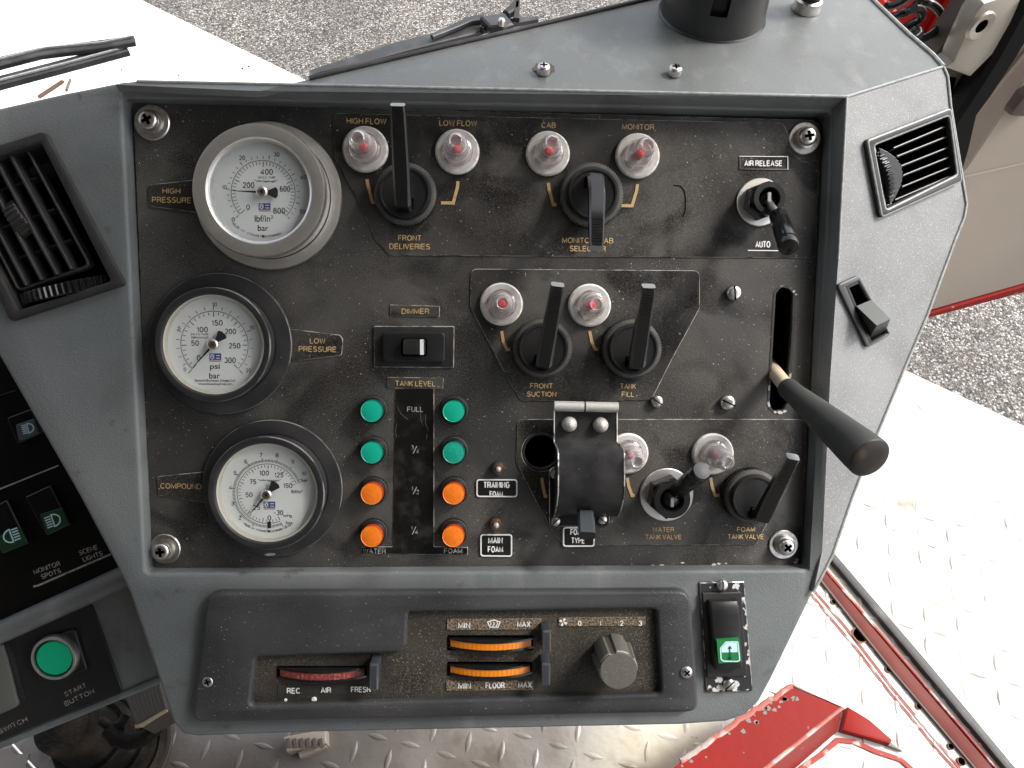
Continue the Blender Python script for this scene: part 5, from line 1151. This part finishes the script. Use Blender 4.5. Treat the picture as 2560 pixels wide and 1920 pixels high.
# ------------------------------------------------------------------ air vents
def place(mb, fr): return mb
def wheel(th, fr, z, pa, pb, thick, sag, h0, n, mat, name='thumbwheel', nm=None):
    a, b = fr.pt(z(*pa), h0), fr.pt(z(*pb), h0); ch = (b-a).length; Rr = (ch*ch/4+sag*sag)/(2*sag); half = math.asin(min(1, ch/2/Rr)); ux = (b-a).normalized(); uy = V((-ux.y, ux.x, 0)); mid = (a+b)/2
    mb = MB(); vs = []; N = n*4
    for k in range(N+1):
        t = -half+2*half*k/N; rad = Rr-(.0011 if (k//2) % 2 else 0); c = mid+ux*rad*math.sin(t); zz = h0+rad*math.cos(t)-(Rr-sag)
        for yy, zc in ((-thick/2, h0-.006), (-thick/2, zz-.0006), (-thick/2+.0006, zz), (thick/2-.0006, zz), (thick/2, zz-.0006), (thick/2, h0-.006)):
            vs.append(V((c.x, c.y, zc if zc == h0-.006 else max(zz-.001, zc)))+uy*yy)
    fs = [(6*k+i, 6*(k+1)+i, 6*(k+1)+i+1, 6*k+i+1) for k in range(N) for i in range(5)]
    mb.add(vs, [f[::-1] for f in fs]); return part(th, name, mb, mat, sharp=25)
q = PAN.pt(ZE(230, 850), FH); th = Thing('air_vent', 'black slatted air vent at the left edge of the console', 'air vent', PAN, (q.x, q.y, FH))
lo_ = rounded([xy(p) for p in P(PAN, ZE, [(-565, 375), (352, 82), (997, 1312), (80, 1612)], FH+.003)], [.002, .004, .002, .003], 4)
li_ = rounded([xy(p) for p in P(PAN, ZE, LV_IN, FH+.003)], .0015, 3)
part(th, 'frame', MB().prism(lo_, FH+.0001, FH+.0030, .0012, 2, holes=[li_]), BLACKM)
part(th, 'liner', MB().prism(inset(ccw(li_), -.0008), -.016, FH+.0002, holes=[inset(ccw(li_), .0003)]), BLACKM)
gi = [(-355, 425), (212, 218), (728, 1168), (140, 1375)]; hv = FH-.001
go = rounded([xy(p) for p in P(PAN, ZE, gi, hv)], .004, 5)
grl = part(th, 'grille_frame', MB().prism(go, hv-.006, hv, .0006, 1, holes=[inset(ccw(go), .0016)]), BLACKM)
def lerp(a, b, t): return (a[0]+(b[0]-a[0])*t, a[1]+(b[1]-a[1])*t)
for t in (.80, .60, .395, .19):
    a, b = lerp(gi[0], gi[1], t), lerp(gi[3], gi[2], t); pa, pb = PAN.pt(ZE(*a), hv-.003), PAN.pt(ZE(*b), hv-.003)
    u = (pb-pa).normalized(); part(th, 'long_vane', MB().bar([pa+u*.001, pb-u*.001], .0016, .009, V((-u.y, u.x, 0))), BLACKM)
for t in (.255, .52, .775):
    a, b = lerp(gi[0], gi[3], t), lerp(gi[1], gi[2], t); pa, pb = PAN.pt(ZE(*a), hv-.008), PAN.pt(ZE(*b), hv-.008)
    u = (pb-pa).normalized(); part(th, 'cross_vane', MB().bar([pa+u*.001, pb-u*.001], .0013, .008, V((-u.y, u.x, 0))), BLACKM)
wheel(th, PAN, ZE, (55, 665), (240, 915), .0078, .0042, hv-.0005, 7, BLACKM, 'vane_knob')
wheel(th, PAN, ZE, (165, 1432), (862, 1278), .0066, .0065, FH-.002, 15, BLACKG)

q = WA.pt(Z3(1500, 1040)); th = Thing('air_vent', 'black slatted air vent on the pale right wing of the console', 'air vent', WA, (q.x, q.y, 0))
ro = rounded([xy(p) for p in P(WA, Z3, [(1205, 898), (1748, 688), (1822, 1168), (1300, 1402)], .0035)], .0025, 4)
ri = rounded([xy(p) for p in P(WA, Z3, RV_IN, .0035)], .002, 4)
part(th, 'frame', MB().prism(ro, .0001, .0035, .001, 2, bm=1, holes=[ri]), [BLACKM, EDGE])
part(th, 'liner', MB().prism(inset(ccw(ri), -.0008), -.02, .0002, holes=[inset(ccw(ri), .0003)]), BLACK)
for (a, b) in (((1350, 965), (1738, 802)), ((1372, 1018), (1738, 872)), ((1398, 1080), (1738, 945)), ((1410, 1140), (1738, 1010)), ((1405, 1212), (1738, 1076)), ((1360, 1296), (1738, 1134))):
    pa, pb = WA.pt(Z3(*a), -.0030), WA.pt(Z3(*b), -.0030); u = (pb-pa).normalized()
    part(th, 'vane', MB().bar([pa, pb], .0008, .006, V((-u.y, u.x, -.25))), material('pale_vane', (.10, .10, .10), .35) if 'pale_vane' not in bpy.data.materials else bpy.data.materials['pale_vane'])
wheel(th, WA, Z3, (1262, 955), (1348, 1315), .0045, .0060, -.001, 14, BLACK)
# toothed disc face of the wheel
a, b = WA.pt(Z3(1262, 955), -.001), WA.pt(Z3(1335, 1315), -.001); mid = (a+b)/2; ux = (b-a).normalized(); uy = V((-ux.y, ux.x, 0)); uy = uy if uy.x > 0 else -uy
ch = (b-a).length; pts = []; sg = .0125
for k in range(29):
    t = -1+2*k/28; rr = 1+(.05 if k % 2 else 0); pts.append(xy(mid+ux*ch/2*t*1.0+uy*sg*(1-t*t)*rr))
part(th, 'toothed_disc', MB().prism(pts, -.001, .0012, .0003, 1, bm=1), [BLACK, EDGE])

# ------------------------------------------------------------------ rocker on the right wing
q = WBF.pt(Z6(1180, 460)); th = Thing('rocker_switch', 'black rocker switch set aslant on the pale right wing', 'rocker switch', WBF, (q.x, q.y, 0))
part(th, 'frame', MB().prism(rounded([xy(p) for p in P(WBF, Z6, [(1012, 290), (1150, 225), (1357, 610), (1205, 692)], .002)], .002, 4), .0001, .0022, .0007, 2, holes=[[xy(p) for p in P(WBF, Z6, RK_IN, .002)]]), material('grey_black_switch', (.05, .05, .05), .38))
h0 = .001
part(th, 'pocket', MB().prism(inset(ccw([xy(p) for p in P(WBF, Z6, RK_IN, 0)]), -.001), -.014, -.012), VOID)
part(th, 'pocket_wall', MB().prism(inset(ccw([xy(p) for p in P(WBF, Z6, RK_IN, .001)]), -.0003), -.013, .0015, holes=[inset(ccw([xy(p) for p in P(WBF, Z6, RK_IN, .001)]), .0012)]), BLACK)
ws = [(1140, 432), (1232, 392), (1352, 508), (1268, 548)]
tp_ = [WBF.pt(Z6(1135, 425), .003), WBF.pt(Z6(1230, 385), .003), WBF.pt(Z6(1352, 508), .013), WBF.pt(Z6(1265, 550), .013)]
bt_ = [WBF.pt(Z6(1135, 425), -.004), WBF.pt(Z6(1230, 385), -.004), WBF.pt(Z6(1322, 590), -.001), WBF.pt(Z6(1218, 632), -.001)]
mb = MB(); mb.add(tp_+bt_, [(0, 3, 2, 1), (0, 4, 7, 3), (1, 2, 6, 5), (3, 7, 6, 2), (0, 1, 5, 4)])
part(th, 'rocker', mb, material('sheen_grey_rocker', (.055, .060, .055), .28))

# ------------------------------------------------------------------ items on the dash top
q = TOP.pt(F(1538, 30)); rr = 112/.864*TOP.mpp(F(1538, 30)); c = (q.x, q.y)
th = Thing('funnel_holder', 'black slotted funnel shaped holder standing on the dash top', 'holder', TOP, (q.x, q.y, 0))
aS = R(262)
gap = lambda k, a: (k >= 2 and k <= 4) and abs(((a-aS+math.pi) % (2*math.pi))-math.pi) < .16
CONE = material('satin_black_cone', (.030, .031, .032), .33, layers=[dict(c=(.075, .07, .062), s=(30, .5, .75), a=.6, d=5, r=.5)])
part(th, 'outer_wall', MB().lathe(c, [(rr*1.03, 0), (rr*1.0, .001), (rr*.965, .014), (rr*.92, .03), (rr*.87, .045), (rr*.80, .07)], 96, gap=gap), CONE)
part(th, 'inner_wall', MB().lathe(c, [(rr*.84, .0), (rr*.82, .03), (rr*.74, .07), (rr*.80, .07)], 96), BLACK)
q = TOP.pt(Z3(810, 60)); c = (q.x, q.y); k_ = TOP.mpp(Z3(810, 60))
th = Thing('dash_knob', 'small black knob with a steel base on the dash top near the top edge', 'knob', TOP, (q.x, q.y, 0))
part(th, 'base_ring', MB().lathe(c, [(36*k_, 0), (36*k_, .0012), (33*k_, .003), (33*k_, .006), (24*k_, .007)], 32), STEEL)
part(th, 'knob_body', MB().lathe(c, [(26*k_, .006), (26*k_, .016), (30*k_, .018), (30*k_, .03), (20*k_, .034), (0, .034)], 32), BLACKG)
mb = MB()
rr = 30*TOP.mpp(Z2(1440, 440))
for (x, y) in ((1440, 440),):
    c = TOP.pt(Z2(x, y)); mb.prism([(c.x+rr*random.uniform(.75, 1.1)*math.cos(k*math.pi/8), c.y+rr*random.uniform(.7, 1.05)*math.sin(k*math.pi/8)) for k in range(16)], -.0001, .00015)
part(console, 'rust_stain', mb, material('rust_stain', (.07, .055, .04), .7)).data.transform(console.fr.m.inverted() @ TOP.m)

# ------------------------------------------------------------------ driver's facia, lower left
th = Thing('driver_facia', "dark driver's side facia below the left end of the console", 'dashboard', LFT, (-.25, -.15, 0))
fx = [(-400, -900), (1500, -900), (1500, 905), (960, 1138), (0, 1532), (-400, 1697)]
part(th, 'facia_body', MB().prism([xy(p) for p in P(LFT, Z7, fx)], -.02, 0, .0025, 2), GREY)
part(th, 'lower_lip', MB().tube([LFT.pt(Z7(x, y), .0005) for x, y in ((-300, 1645), (0, 1522), (480, 1325), (960, 1128), (1200, 1030))], .0022, 10), GREY)
blk = part(th, 'switch_plate', MB().prism([xy(p) for p in P(LFT, Z7, [(-400, -900), (1400, -900), (1400, 150), (728, 455), (0, 778), (-400, 955)], .001)], .0001, .0012, .0003, 1), DARKP)
pts = [LFT.pt(Z7(x, y), .001) for x, y in ((-400, 1010), (0, 832), (740, 500), (1200, 290))]
part(th, 'ridge', MB().tube(pts, .0072, 16), GREY)
part(th, 'edge_highlight', MB().stroke([xy(p) for p in P(LFT, ZI, [(-100, 1295), (0, 1253), (510, 1048)], .0015)], .0009, .001, .0022), EDGE, blk)  # thin light line laid on the plate as a painted edge highlight
part(th, 'edge_highlight', MB().stroke([xy(p) for p in P(LFT, ZI, [(-60, 462), (0, 442), (135, 400)], .0015)], .0006, .001, .0018), material('dim_highlight', (.03, .03, .03), .5), blk)  # second, dimmer highlight line, also painted on
part(th, 'underline', MB().stroke([xy(p) for p in P(LFT, ZD, [(345, 938), (400, 926), (700, 795), (1150, 603)], .0015)], .0012, None, .0016), GREYPRINT, blk)
for s_, x, y, w_ in (('MONITOR', 485, 743, 290), ('SPOTS', 527, 806, 215), ('SCENE', 915, 560, 205), ('LIGHTS', 960, 626, 215)):
    lettering(th, s_, ZD(x, y), w_/4.1475, 52/4.1475, .0016, GREYPRINT, 19, .02, blk)
ip = part(th, 'ignition_plate', MB().prism(rounded([xy(p) for p in P(LFT, Z7, [(-400, 1080), (520, 652), (565, 672), (742, 1172), (735, 1192), (-400, 1655)], .0012)], .002, 3), .0001, .0014, .0004, 1), material('facia_black', (.012, .012, .013), .4, layers=[dict(c=(.03, .027, .024), s=(14, .5, .75), a=.7, d=6)]))
lettering(th, 'START', ZH(650, 292), 205/3.456, 40/3.456, .0018, GREYPRINT, 25, .01, ip)
lettering(th, 'BUTTON', ZH(685, 357), 278/3.456, 42/3.456, .0018, GREYPRINT, 25, .01, ip)
lettering(th, 'SWITCH', ZH(110, 600), 270/3.456, 42/3.456, .0018, GREYPRINT, 25, .01, ip)
part(th, 'key_plate', MB().prism(rounded([xy(p) for p in P(LFT, Z7, [(-200, 990), (10, 900), (108, 1285), (-120, 1385)], .004)], .003, 4), .0014, .004, .0008, 2), material('worn_grey_key_plate', (.10, .105, .095), .4))
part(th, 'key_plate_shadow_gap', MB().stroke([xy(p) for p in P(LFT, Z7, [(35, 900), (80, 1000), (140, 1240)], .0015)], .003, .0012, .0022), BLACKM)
# start button
q = LFT.pt(Z7(325, 993), .008); r_ = 139/k8*LFT.mpp(Z7(325, 993), .008); c = (q.x, q.y)
t2 = Thing('start_button', 'round green start button in a chrome ring at the lower left', 'push button', LFT, (q.x, q.y, .0014))
part(t2, 'square_base', MB().prism(rounded([xy(p) for p in P(LFT, Z7, [(195, 905), (455, 812), (530, 1060), (240, 1160)], .004)], .002, 3), .0014, .004, .0006, 1), BLACK)
part(t2, 'chrome_ring', MB().lathe(c, [(r_*1.0, .0035), (r_*1.0, .0068), (r_*.95, .0082), (r_*.86, .0082), (r_*.83, .0065), (r_*.82, .004)], 48), RIMC)
part(t2, 'cap', MB().lathe(c, [(r_*.78, .003), (r_*.78, .0066), (r_*.74, .0074), (r_*.4, .0076), (0, .0077)], 44), STARTG)
# rocker switches of the facia
def lampicon(mb, fr, z, c, s, ang, rays, flip, h, down=0):
    ca, sa = math.cos(R(ang)), math.sin(R(ang)); f = -1 if flip else 1
    def t(x, y): return (c[0]+s*(ca*x*f+sa*y), c[1]+s*(-sa*x*f+ca*y))
    D = [(0, -.5)]+[(.62*math.sin(k*math.pi/10), -.5*math.cos(k*math.pi/10)) for k in range(1, 10)]+[(0, .5)]
    mb.stroke([xy(fr.pt(z(*t(*p)), h)) for p in D], .0009, None, h, closed=True)
    for k in range(rays):
        y = -.42+.84*k/(rays-1); mb.stroke([xy(fr.pt(z(*t(-.12, y)), h)) for _ in (0,)]+[xy(fr.pt(z(*t(-.62, y+down*.25)), h))], .0008, None, h)
def facia_rocker(label, body, lab, z, mat, icon, labh=.0062, plate=False):
    cc = lerp(body[0], body[2], .5); q = LFT.pt(z(*cc)); t3 = Thing('rocker_switch', label, 'rocker switch', LFT, (q.x, q.y, .0012), "rocker switches of the driver's facia")
    b_ = part(t3, 'rocker', MB().prism(rounded([xy(p) for p in P(LFT, z, body, .005)], .001, 2), .0012, .0052, .0006, 1, bm=1), [DARKP, material('rocker_edge', (.04, .036, .033), .5) if 'rocker_edge' not in bpy.data.materials else bpy.data.materials['rocker_edge']])
    g_ = part(t3, 'symbol_plate', MB().prism(rounded([xy(p) for p in P(LFT, z, lab, labh)], .0008, 2), .0050, labh, .0003, 1), mat, b_)
    m_ = MB(); lampicon(m_, LFT, z, *icon, labh+.0003); part(t3, 'lamp_symbol', m_, PALEBLUE, g_); return t3
facia_rocker('rocker switch with green lamp symbol above the SCENE LIGHTS marking', [(262, 10), (520, -110), (725, 295), (482, 412)], [(410, 195), (640, 120), (712, 292), (482, 402)], ZD, DGREENINK, ((548, 255), 125, 20, 5, False))
facia_rocker('rocker switch with green lamp symbol above the MONITOR SPOTS marking', [(-180, 180), (70, 40), (290, 492), (20, 600)], [(-40, 430), (205, 325), (285, 490), (22, 592)], ZD, DGREENINK, ((118, 412), 135, 20, 5, True))
facia_rocker('grey raised headlight rocker switch half hidden by the console edge', [(60, 640), (270, 560), (350, 775), (150, 860)], [(135, 700), (290, 645), (330, 768), (160, 838)], ZI, material('slate_switch', (.075, .085, .105), .4), ((240, 730), 82, 14, 5, False), .012)

# ------------------------------------------------------------------ steering column boot, pedals under the facia
def lift(fr, z, x, y, h): return fr.pt(z(x, y), h)
q = FLO.pt(ZH(1010, 800)); th = Thing('column_boot', 'dirty black rubber steering column boot under the facia', 'rubber boot', FLO, (q.x, q.y, 0))
k_ = FLO.mpp(ZH(1010, 800))/3.456; pr = []
for i, (r_, h_) in enumerate([(430, 0), (430, .006), (385, .010), (360, .008), (345, .018), (375, .026), (340, .036), (300, .034), (290, .046), (315, .056), (280, .068), (240, .066), (220, .085), (200, .12), (0, .122)]): pr.append((r_*k_, h_))
part(th, 'bellows', MB().lathe((q.x, q.y), pr, 48), DIRT, sharp=60)
part(th, 'base_flange', MB().prism(circ((q.x, q.y), 470*k_, 40), .0002, .004, .001, 1), material('brown_flange', (.035, .026, .018), .7))
mb = MB()
for pts, r_ in (([(940, 640), (1010, 720), (1120, 745), (1230, 715), (1330, 640), (1420, 500)], .0065), ([(880, 560), (960, 620), (1040, 590), (1090, 510)], .004)):
    mb.tube([lift(FLO, ZH, x, y, .15) for x, y in pts], r_, 12)
th = Thing('hydraulic_hose', 'muddy black hoses curving under the left facia', 'hose', FLO, (*xy(lift(FLO, ZH, 1120, 745, .15)), .15))
part(th, 'hose', mb, [DIRT])
q = lift(FLO, ZH, 1250, 400, .2); th = Thing('gearbox_duct', 'ribbed grey brown duct between the facia and the console', 'duct', FLO, (q.x, q.y, .2))
quad = [(1065, 345), (1365, 225), (1440, 455), (1180, 592)]
part(th, 'duct_body', MB().prism([xy(p) for p in P(FLO, ZH, [(1065, 345), (1000, 200), (1400, 50), (1440, 455), (1180, 592)], .2)], .16, .2, .002, 1), material('duct_plastic', (.034, .028, .023), .6))
mb = MB()
for k in range(9):
    t = (k+.5)/9; a, b = lerp(quad[0], quad[1], t), lerp(quad[3], quad[2], t)
    part(th, 'rib', MB().bar([lift(FLO, ZH, a[0], a[1]-80, .202), lift(FLO, ZH, *b, .202)], .0032, .004, V((1, .3, 0))), bpy.data.materials['duct_plastic'])
part(th, 'muddy_edge', MB().tube([lift(FLO, ZH, *p, .2) for p in ((1175, 598), (1230, 590), (1330, 525), (1440, 460))], .0024, 8), DUSTCLAY)
q = lift(FLO, ZH, 60, 950, .03); th = Thing('brake_pedal', 'ribbed metal pedal pad in the bottom left corner of the photo', 'pedal', FLO, (q.x, q.y, 0))
part(th, 'pad', MB().prism([xy(p) for p in P(FLO, ZH, [(-200, 820), (110, 770), (300, 975), (330, 1100), (-200, 1200)], .05)], .038, .05, .002, 1), material('worn_pedal_metal', (.20, .18, .16), .45, .4))
for k in range(6):
    x = -120+k*62; part(th, 'rib', MB().bar([lift(FLO, ZH, x+30, 850, .051), lift(FLO, ZH, x-10, 1000, .051), lift(FLO, ZH, x-40, 1130, .051)], .008, .004, V((1, .2, 0))), bpy.data.materials['worn_pedal_metal'])
part(th, 'bright_edge', MB().tube([lift(FLO, ZH, *p, .05) for p in ((110, 770), (215, 885), (300, 975), (345, 1040))], .0016, 8), RIMC)
q = lift(FLO, Z7, 1860, 1520, .02); th = Thing('floor_bracket', 'small slotted steel bracket on the floor below the heater panel', 'bracket', FLO, (q.x, q.y, 0))
part(th, 'block', MB().prism([xy(p) for p in P(FLO, Z7, [(1725, 1470), (1985, 1420), (1990, 1510), (1745, 1560)], .02)], 0, .02, .001, 1), material('tan_metal', (.27, .235, .19), .5))
for k in range(6):
    x = 1755+k*40; part(th, 'slat', MB().bar([lift(FLO, Z7, x, 1480, .021), lift(FLO, Z7, x+8, 1535, .021)], .004, .003, V((1, 0, 0))), BROWNM)
part(th, 'foot', MB().prism([xy(p) for p in P(FLO, Z7, [(1810, 1560), (1985, 1500), (1990, 1530), (1825, 1592)], .012)], 0, .012, .001, 1), bpy.data.materials['tan_metal'])

# ------------------------------------------------------------------ white bodywork and wipers outside the windscreen
WH = level(.98)
pts = [xy(p) for p in P(WH, F, [(-100, -200), (310, 0), (482, 84), (655, 168), (900, 288), (900, 500), (-500, 560), (-500, -200)])]
wb = single('white_bodywork', 'white painted front bodywork beyond the windscreen at the top left', 'bodywork', WH, (*xy(WH.pt(F(300, 120))), 0), MB().prism(pts, -.3, 0, .006, 3), WHITEPAINT)
WP = level(.60)
th = Thing('wiper', 'black double wiper blade lying over the white bodywork at the top left', 'wiper', WP, (*xy(WP.pt(Z1(430, 360))), 0))
part(th, 'blade', MB().bar([WP.pt(Z1(x, y), .012) for x, y in ((-500, 690), (0, 535), (400, 430), (822, 318))], .021, .010, V((.3, 1, 0))), WIPER)
part(th, 'blade_rib', MB().bar([WP.pt(Z1(x, y), .019) for x, y in ((-500, 670), (0, 515), (400, 412), (815, 300))], .0025, .003, V((.3, 1, 0))), EDGE)
part(th, 'arm', MB().bar([WP.pt(Z1(x, y), .022) for x, y in ((-500, 560), (0, 408), (260, 345), (680, 292), (868, 262))], [.024, .022, .020, .020, .018], .008, V((.3, 1, 0))), WIPER)
part(th, 'arm_rib', MB().bar([WP.pt(Z1(x, y), .028) for x, y in ((-500, 520), (0, 378), (300, 306), (660, 272), (840, 235))], .0022, .003, V((.3, 1, 0))), EDGE)
th = Thing('wiper_mount', 'rusty wiper linkage stub on the white bodywork above the left vent', 'linkage', WH, (*xy(WH.pt(Z1(350, 560))), 0))
part(th, 'rusty_strip', MB().bar([WH.pt(Z1(x, y), .004) for x, y in ((250, 622), (330, 570), (405, 520))], .009, .004, V((.3, 1, 0))), material('rust_brown', (.075, .040, .024), .8))
part(th, 'rusty_pin', MB().bar([WH.pt(Z1(x, y), .006) for x, y in ((428, 580), (452, 512))], .005, .005, V((1, 0, 0))), material('pale_rust', (.10, .075, .058), .7))
mb = MB()
for x, y, r_ in ((783, 452, 5), (1150, 487, 5), (1560, 444, 8), (1600, 430, 8)):
    c = WH.pt(Z1(x, y)); rr = r_/2.572*WH.mpp(Z1(x, y)); mb.lathe(c.xy, [(rr, .0002), (rr*.8, .003), (0, .003)], 8)
single('body_rivet', 'tiny dark rivets dotted along the white bodywork', 'rivet', WH, (*xy(WH.pt(Z1(1150, 487))), 0), mb, BROWNM, kind='stuff')
W2 = level(.50)
th = Thing('windscreen_wiper', 'grey black wiper with its linkage beyond the far edge of the dash top', 'wiper', W2, (*xy(W2.pt(Z2(720, 270))), 0))
sv = V((-.3, 1, 0))
part(th, 'arm', MB().bar([W2.pt(Z2(x, y), .0) for x, y in ((-60, 480), (0, 460), (270, 388), (500, 318), (720, 262), (960, 200), (1120, 160), (1400, 128))], [.008, .009, .018, .022, .022, .024, .014, .006], .007, sv), WIPER)
part(th, 'upper_link', MB().bar([W2.pt(Z2(x, y), .008) for x, y in ((720, 240), (860, 180), (965, 132), (1060, 118))], [.006, .009, .010, .012], .006, sv), WIPER)
part(th, 'hinge_plate', MB().prism([xy(p) for p in P(W2, Z2, [(1030, 100), (1190, 80), (1246, 148), (1180, 172), (1090, 165)], .018)], .006, .018, .002, 1), WIPER)
c = W2.pt(Z2(1168, 140), .022); part(th, 'bolt', MB().lathe(c.xy, [(.0045, .018), (.0045, .024), (.003, .026), (0, .026)], 12), STEEL)
c = W2.pt(Z2(1046, 177), .010); part(th, 'washer_jet', MB().lathe(c.xy, [(.0035, .004), (.0035, .012), (.0018, .012), (.0018, .009), (0, .009)], 12), BLACK)
part(th, 'blade_end', MB().bar([W2.pt(Z2(x, y), .01) for x, y in ((1195, 95), (1250, 60), (1272, 5))], [.010, .014, .006], .010, V((1, .5, 0))), BLACKM)
part(th, 'blade_end', MB().bar([W2.pt(Z2(x, y), .012) for x, y in ((1262, 130), (1272, 20))], [.008, .006], .006, V((1, 0, 0))), BLACKM)

# ------------------------------------------------------------------ door, pillar and coiled cord at the right
A0 = FLO.glob(FLO.pt(F(2005, 675))); B0 = FLO.glob(FLO.pt(F(2212, 615)))
DR = Fr(A0, B0-A0, UP)
th = Thing('cab_door', 'open cab door with beige brown lining and a red lower edge at the right', 'door', DR, (0, 0, 0))
lining = [xy(p) for p in P(DR, F, [(2005, 672), (1900, 700), (1950, 500), (2088, 362), (2150, 270), (2260, 100), (2400, -150), (2700, -100), (2700, 300), (2300, 588), (2212, 613)])]
part(th, 'lining', MB().prism(lining, -.03, 0, .002, 1), BEIGE)
part(th, 'red_edge', MB().prism([xy(p) for p in P(DR, F, [(1900, 702), (2005, 674), (2212, 614), (2330, 580), (2330, 592), (2212, 627), (2005, 682), (1900, 712)])], -.03, .004, .001, 1), REDPAINT)
part(th, 'lining_seam', MB().stroke([xy(p) for p in P(DR, Z3, [(1830, 1133), (2000, 1095), (2260, 1035)])], .003, None, .0006), material('pale_seam', (.42, .37, .32), .5))
part(th, 'door_seal', MB().bar([DR.pt(Z3(x, y), .012) for x, y in ((1700, 1100), (1740, 960), (1790, 720), (1900, 560), (2050, 320), (2160, 120), (2260, -80))], .030, .026, V((1, .6, 0))), SEAL)
part(th, 'lining_lip', MB().stroke([xy(p) for p in P(DR, Z3, [(1800, 870), (1960, 640), (2212, 330), (2300, 220)], .001)], .006, 0, .004), material('lip_brown', (.16, .12, .09), .5))
part(th, 'door_handle', MB().prism(rounded([xy(p) for p in P(DR, Z3, [(2130, 750), (2145, 715), (2212, 630), (2300, 560), (2300, 760)], .012)], .004, 3), 0, .012, .003, 2), BROWNM)
part(th, 'pressed_panel', MB().prism([xy(p) for p in P(DR, Z3, [(1705, 440), (1760, 400), (1900, 100), (1960, 20), (2200, -60), (2215, -30), (2150, 130), (2020, 350), (1870, 500)], .02)], .002, .02, .004, 2), PRESSED)
c = DR.pt(Z3(1955, 180), .024); part(th, 'drain_hole', MB().lathe(c.xy, [(.014, .019), (.012, .022), (.006, .021), (.005, .0205), (0, .0205)], 20, mats=[0, 0, 1, 1]), [PRESSED, VOID])
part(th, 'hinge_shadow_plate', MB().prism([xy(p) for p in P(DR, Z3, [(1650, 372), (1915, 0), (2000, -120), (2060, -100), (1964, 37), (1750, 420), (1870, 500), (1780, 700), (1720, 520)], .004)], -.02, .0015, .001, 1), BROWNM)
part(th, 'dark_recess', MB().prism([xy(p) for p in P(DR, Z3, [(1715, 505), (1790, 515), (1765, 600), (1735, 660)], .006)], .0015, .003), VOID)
Bk = Fr(A0+V((0, 0, -.25)), B0-A0, UP)
th = Thing('red_pillar', 'red painted cab pillar behind the coiled cord at the top right', 'pillar', Bk, (*xy(Bk.pt(F(1950, 40))), 0))
part(th, 'recess_panel', MB().prism([xy(p) for p in P(Bk, F, [(1700, -200), (2180, -200), (2060, 60), (1960, 220), (1700, 200)])], -.03, 0, .002, 1), REDDEEP)
part(th, 'flange', MB().prism([xy(p) for p in P(Bk, Z3, [(1560, 400), (1602, 326), (1800, 0), (1900, -165), (2010, -160), (1913, 0), (1645, 366), (1610, 440)], .02)], .002, .02, .004, 2), material('bright_red_paint', (.58, .035, .024), .4, spec=.3))
part(th, 'edge_strip', MB().bar([Bk.pt(Z3(x, y), .03) for x, y in ((1190, -90), (1260, 10), (1340, 90))], .014, .02, V((1, -.6, 0))), bpy.data.materials['bright_red_paint'])
CO = Fr(A0+V((0, .0, -.12)), B0-A0, UP)
kk = CO.mpp(Z3(1450, 80))
def smooth(p, n=3):
    p = [V(q) for q in p]
    for _ in range(n):
        o = [p[0]]
        for a, b in zip(p, p[1:]): o += [a*.75+b*.25, a*.25+b*.75]
        p = o+[p[-1]]
    return p
th = Thing('coiled_cord', 'glossy black coiled cord hanging in front of the red pillar', 'cord', CO, CO.pt(ZG(780, 300)))
for pts, hs_ in (([(300, 60), (350, 95), (450, 62), (560, 10), (660, -70)], .02), ([(330, 230), (390, 255), (490, 190), (610, 165), (700, 100), (760, 10), (780, -60)], .035),
                ([(500, 400), (560, 395), (660, 330), (770, 270), (815, 180), (770, 120), (690, 120)], .05), ([(740, -40), (800, 30), (910, 40), (1020, 120), (1085, 240), (1060, 350), (980, 440), (860, 515), (740, 552), (660, 530)], .035),
                ([(600, 500), (650, 440), (710, 405), (765, 440), (750, 505), (690, 545), (640, 540)], .06)):
    part(th, 'coil', MB().tube(smooth([CO.pt(ZG(x, y), hs_+.004*k) for k, (x, y) in enumerate(pts)]), 9.6*kk, 14), CORD)
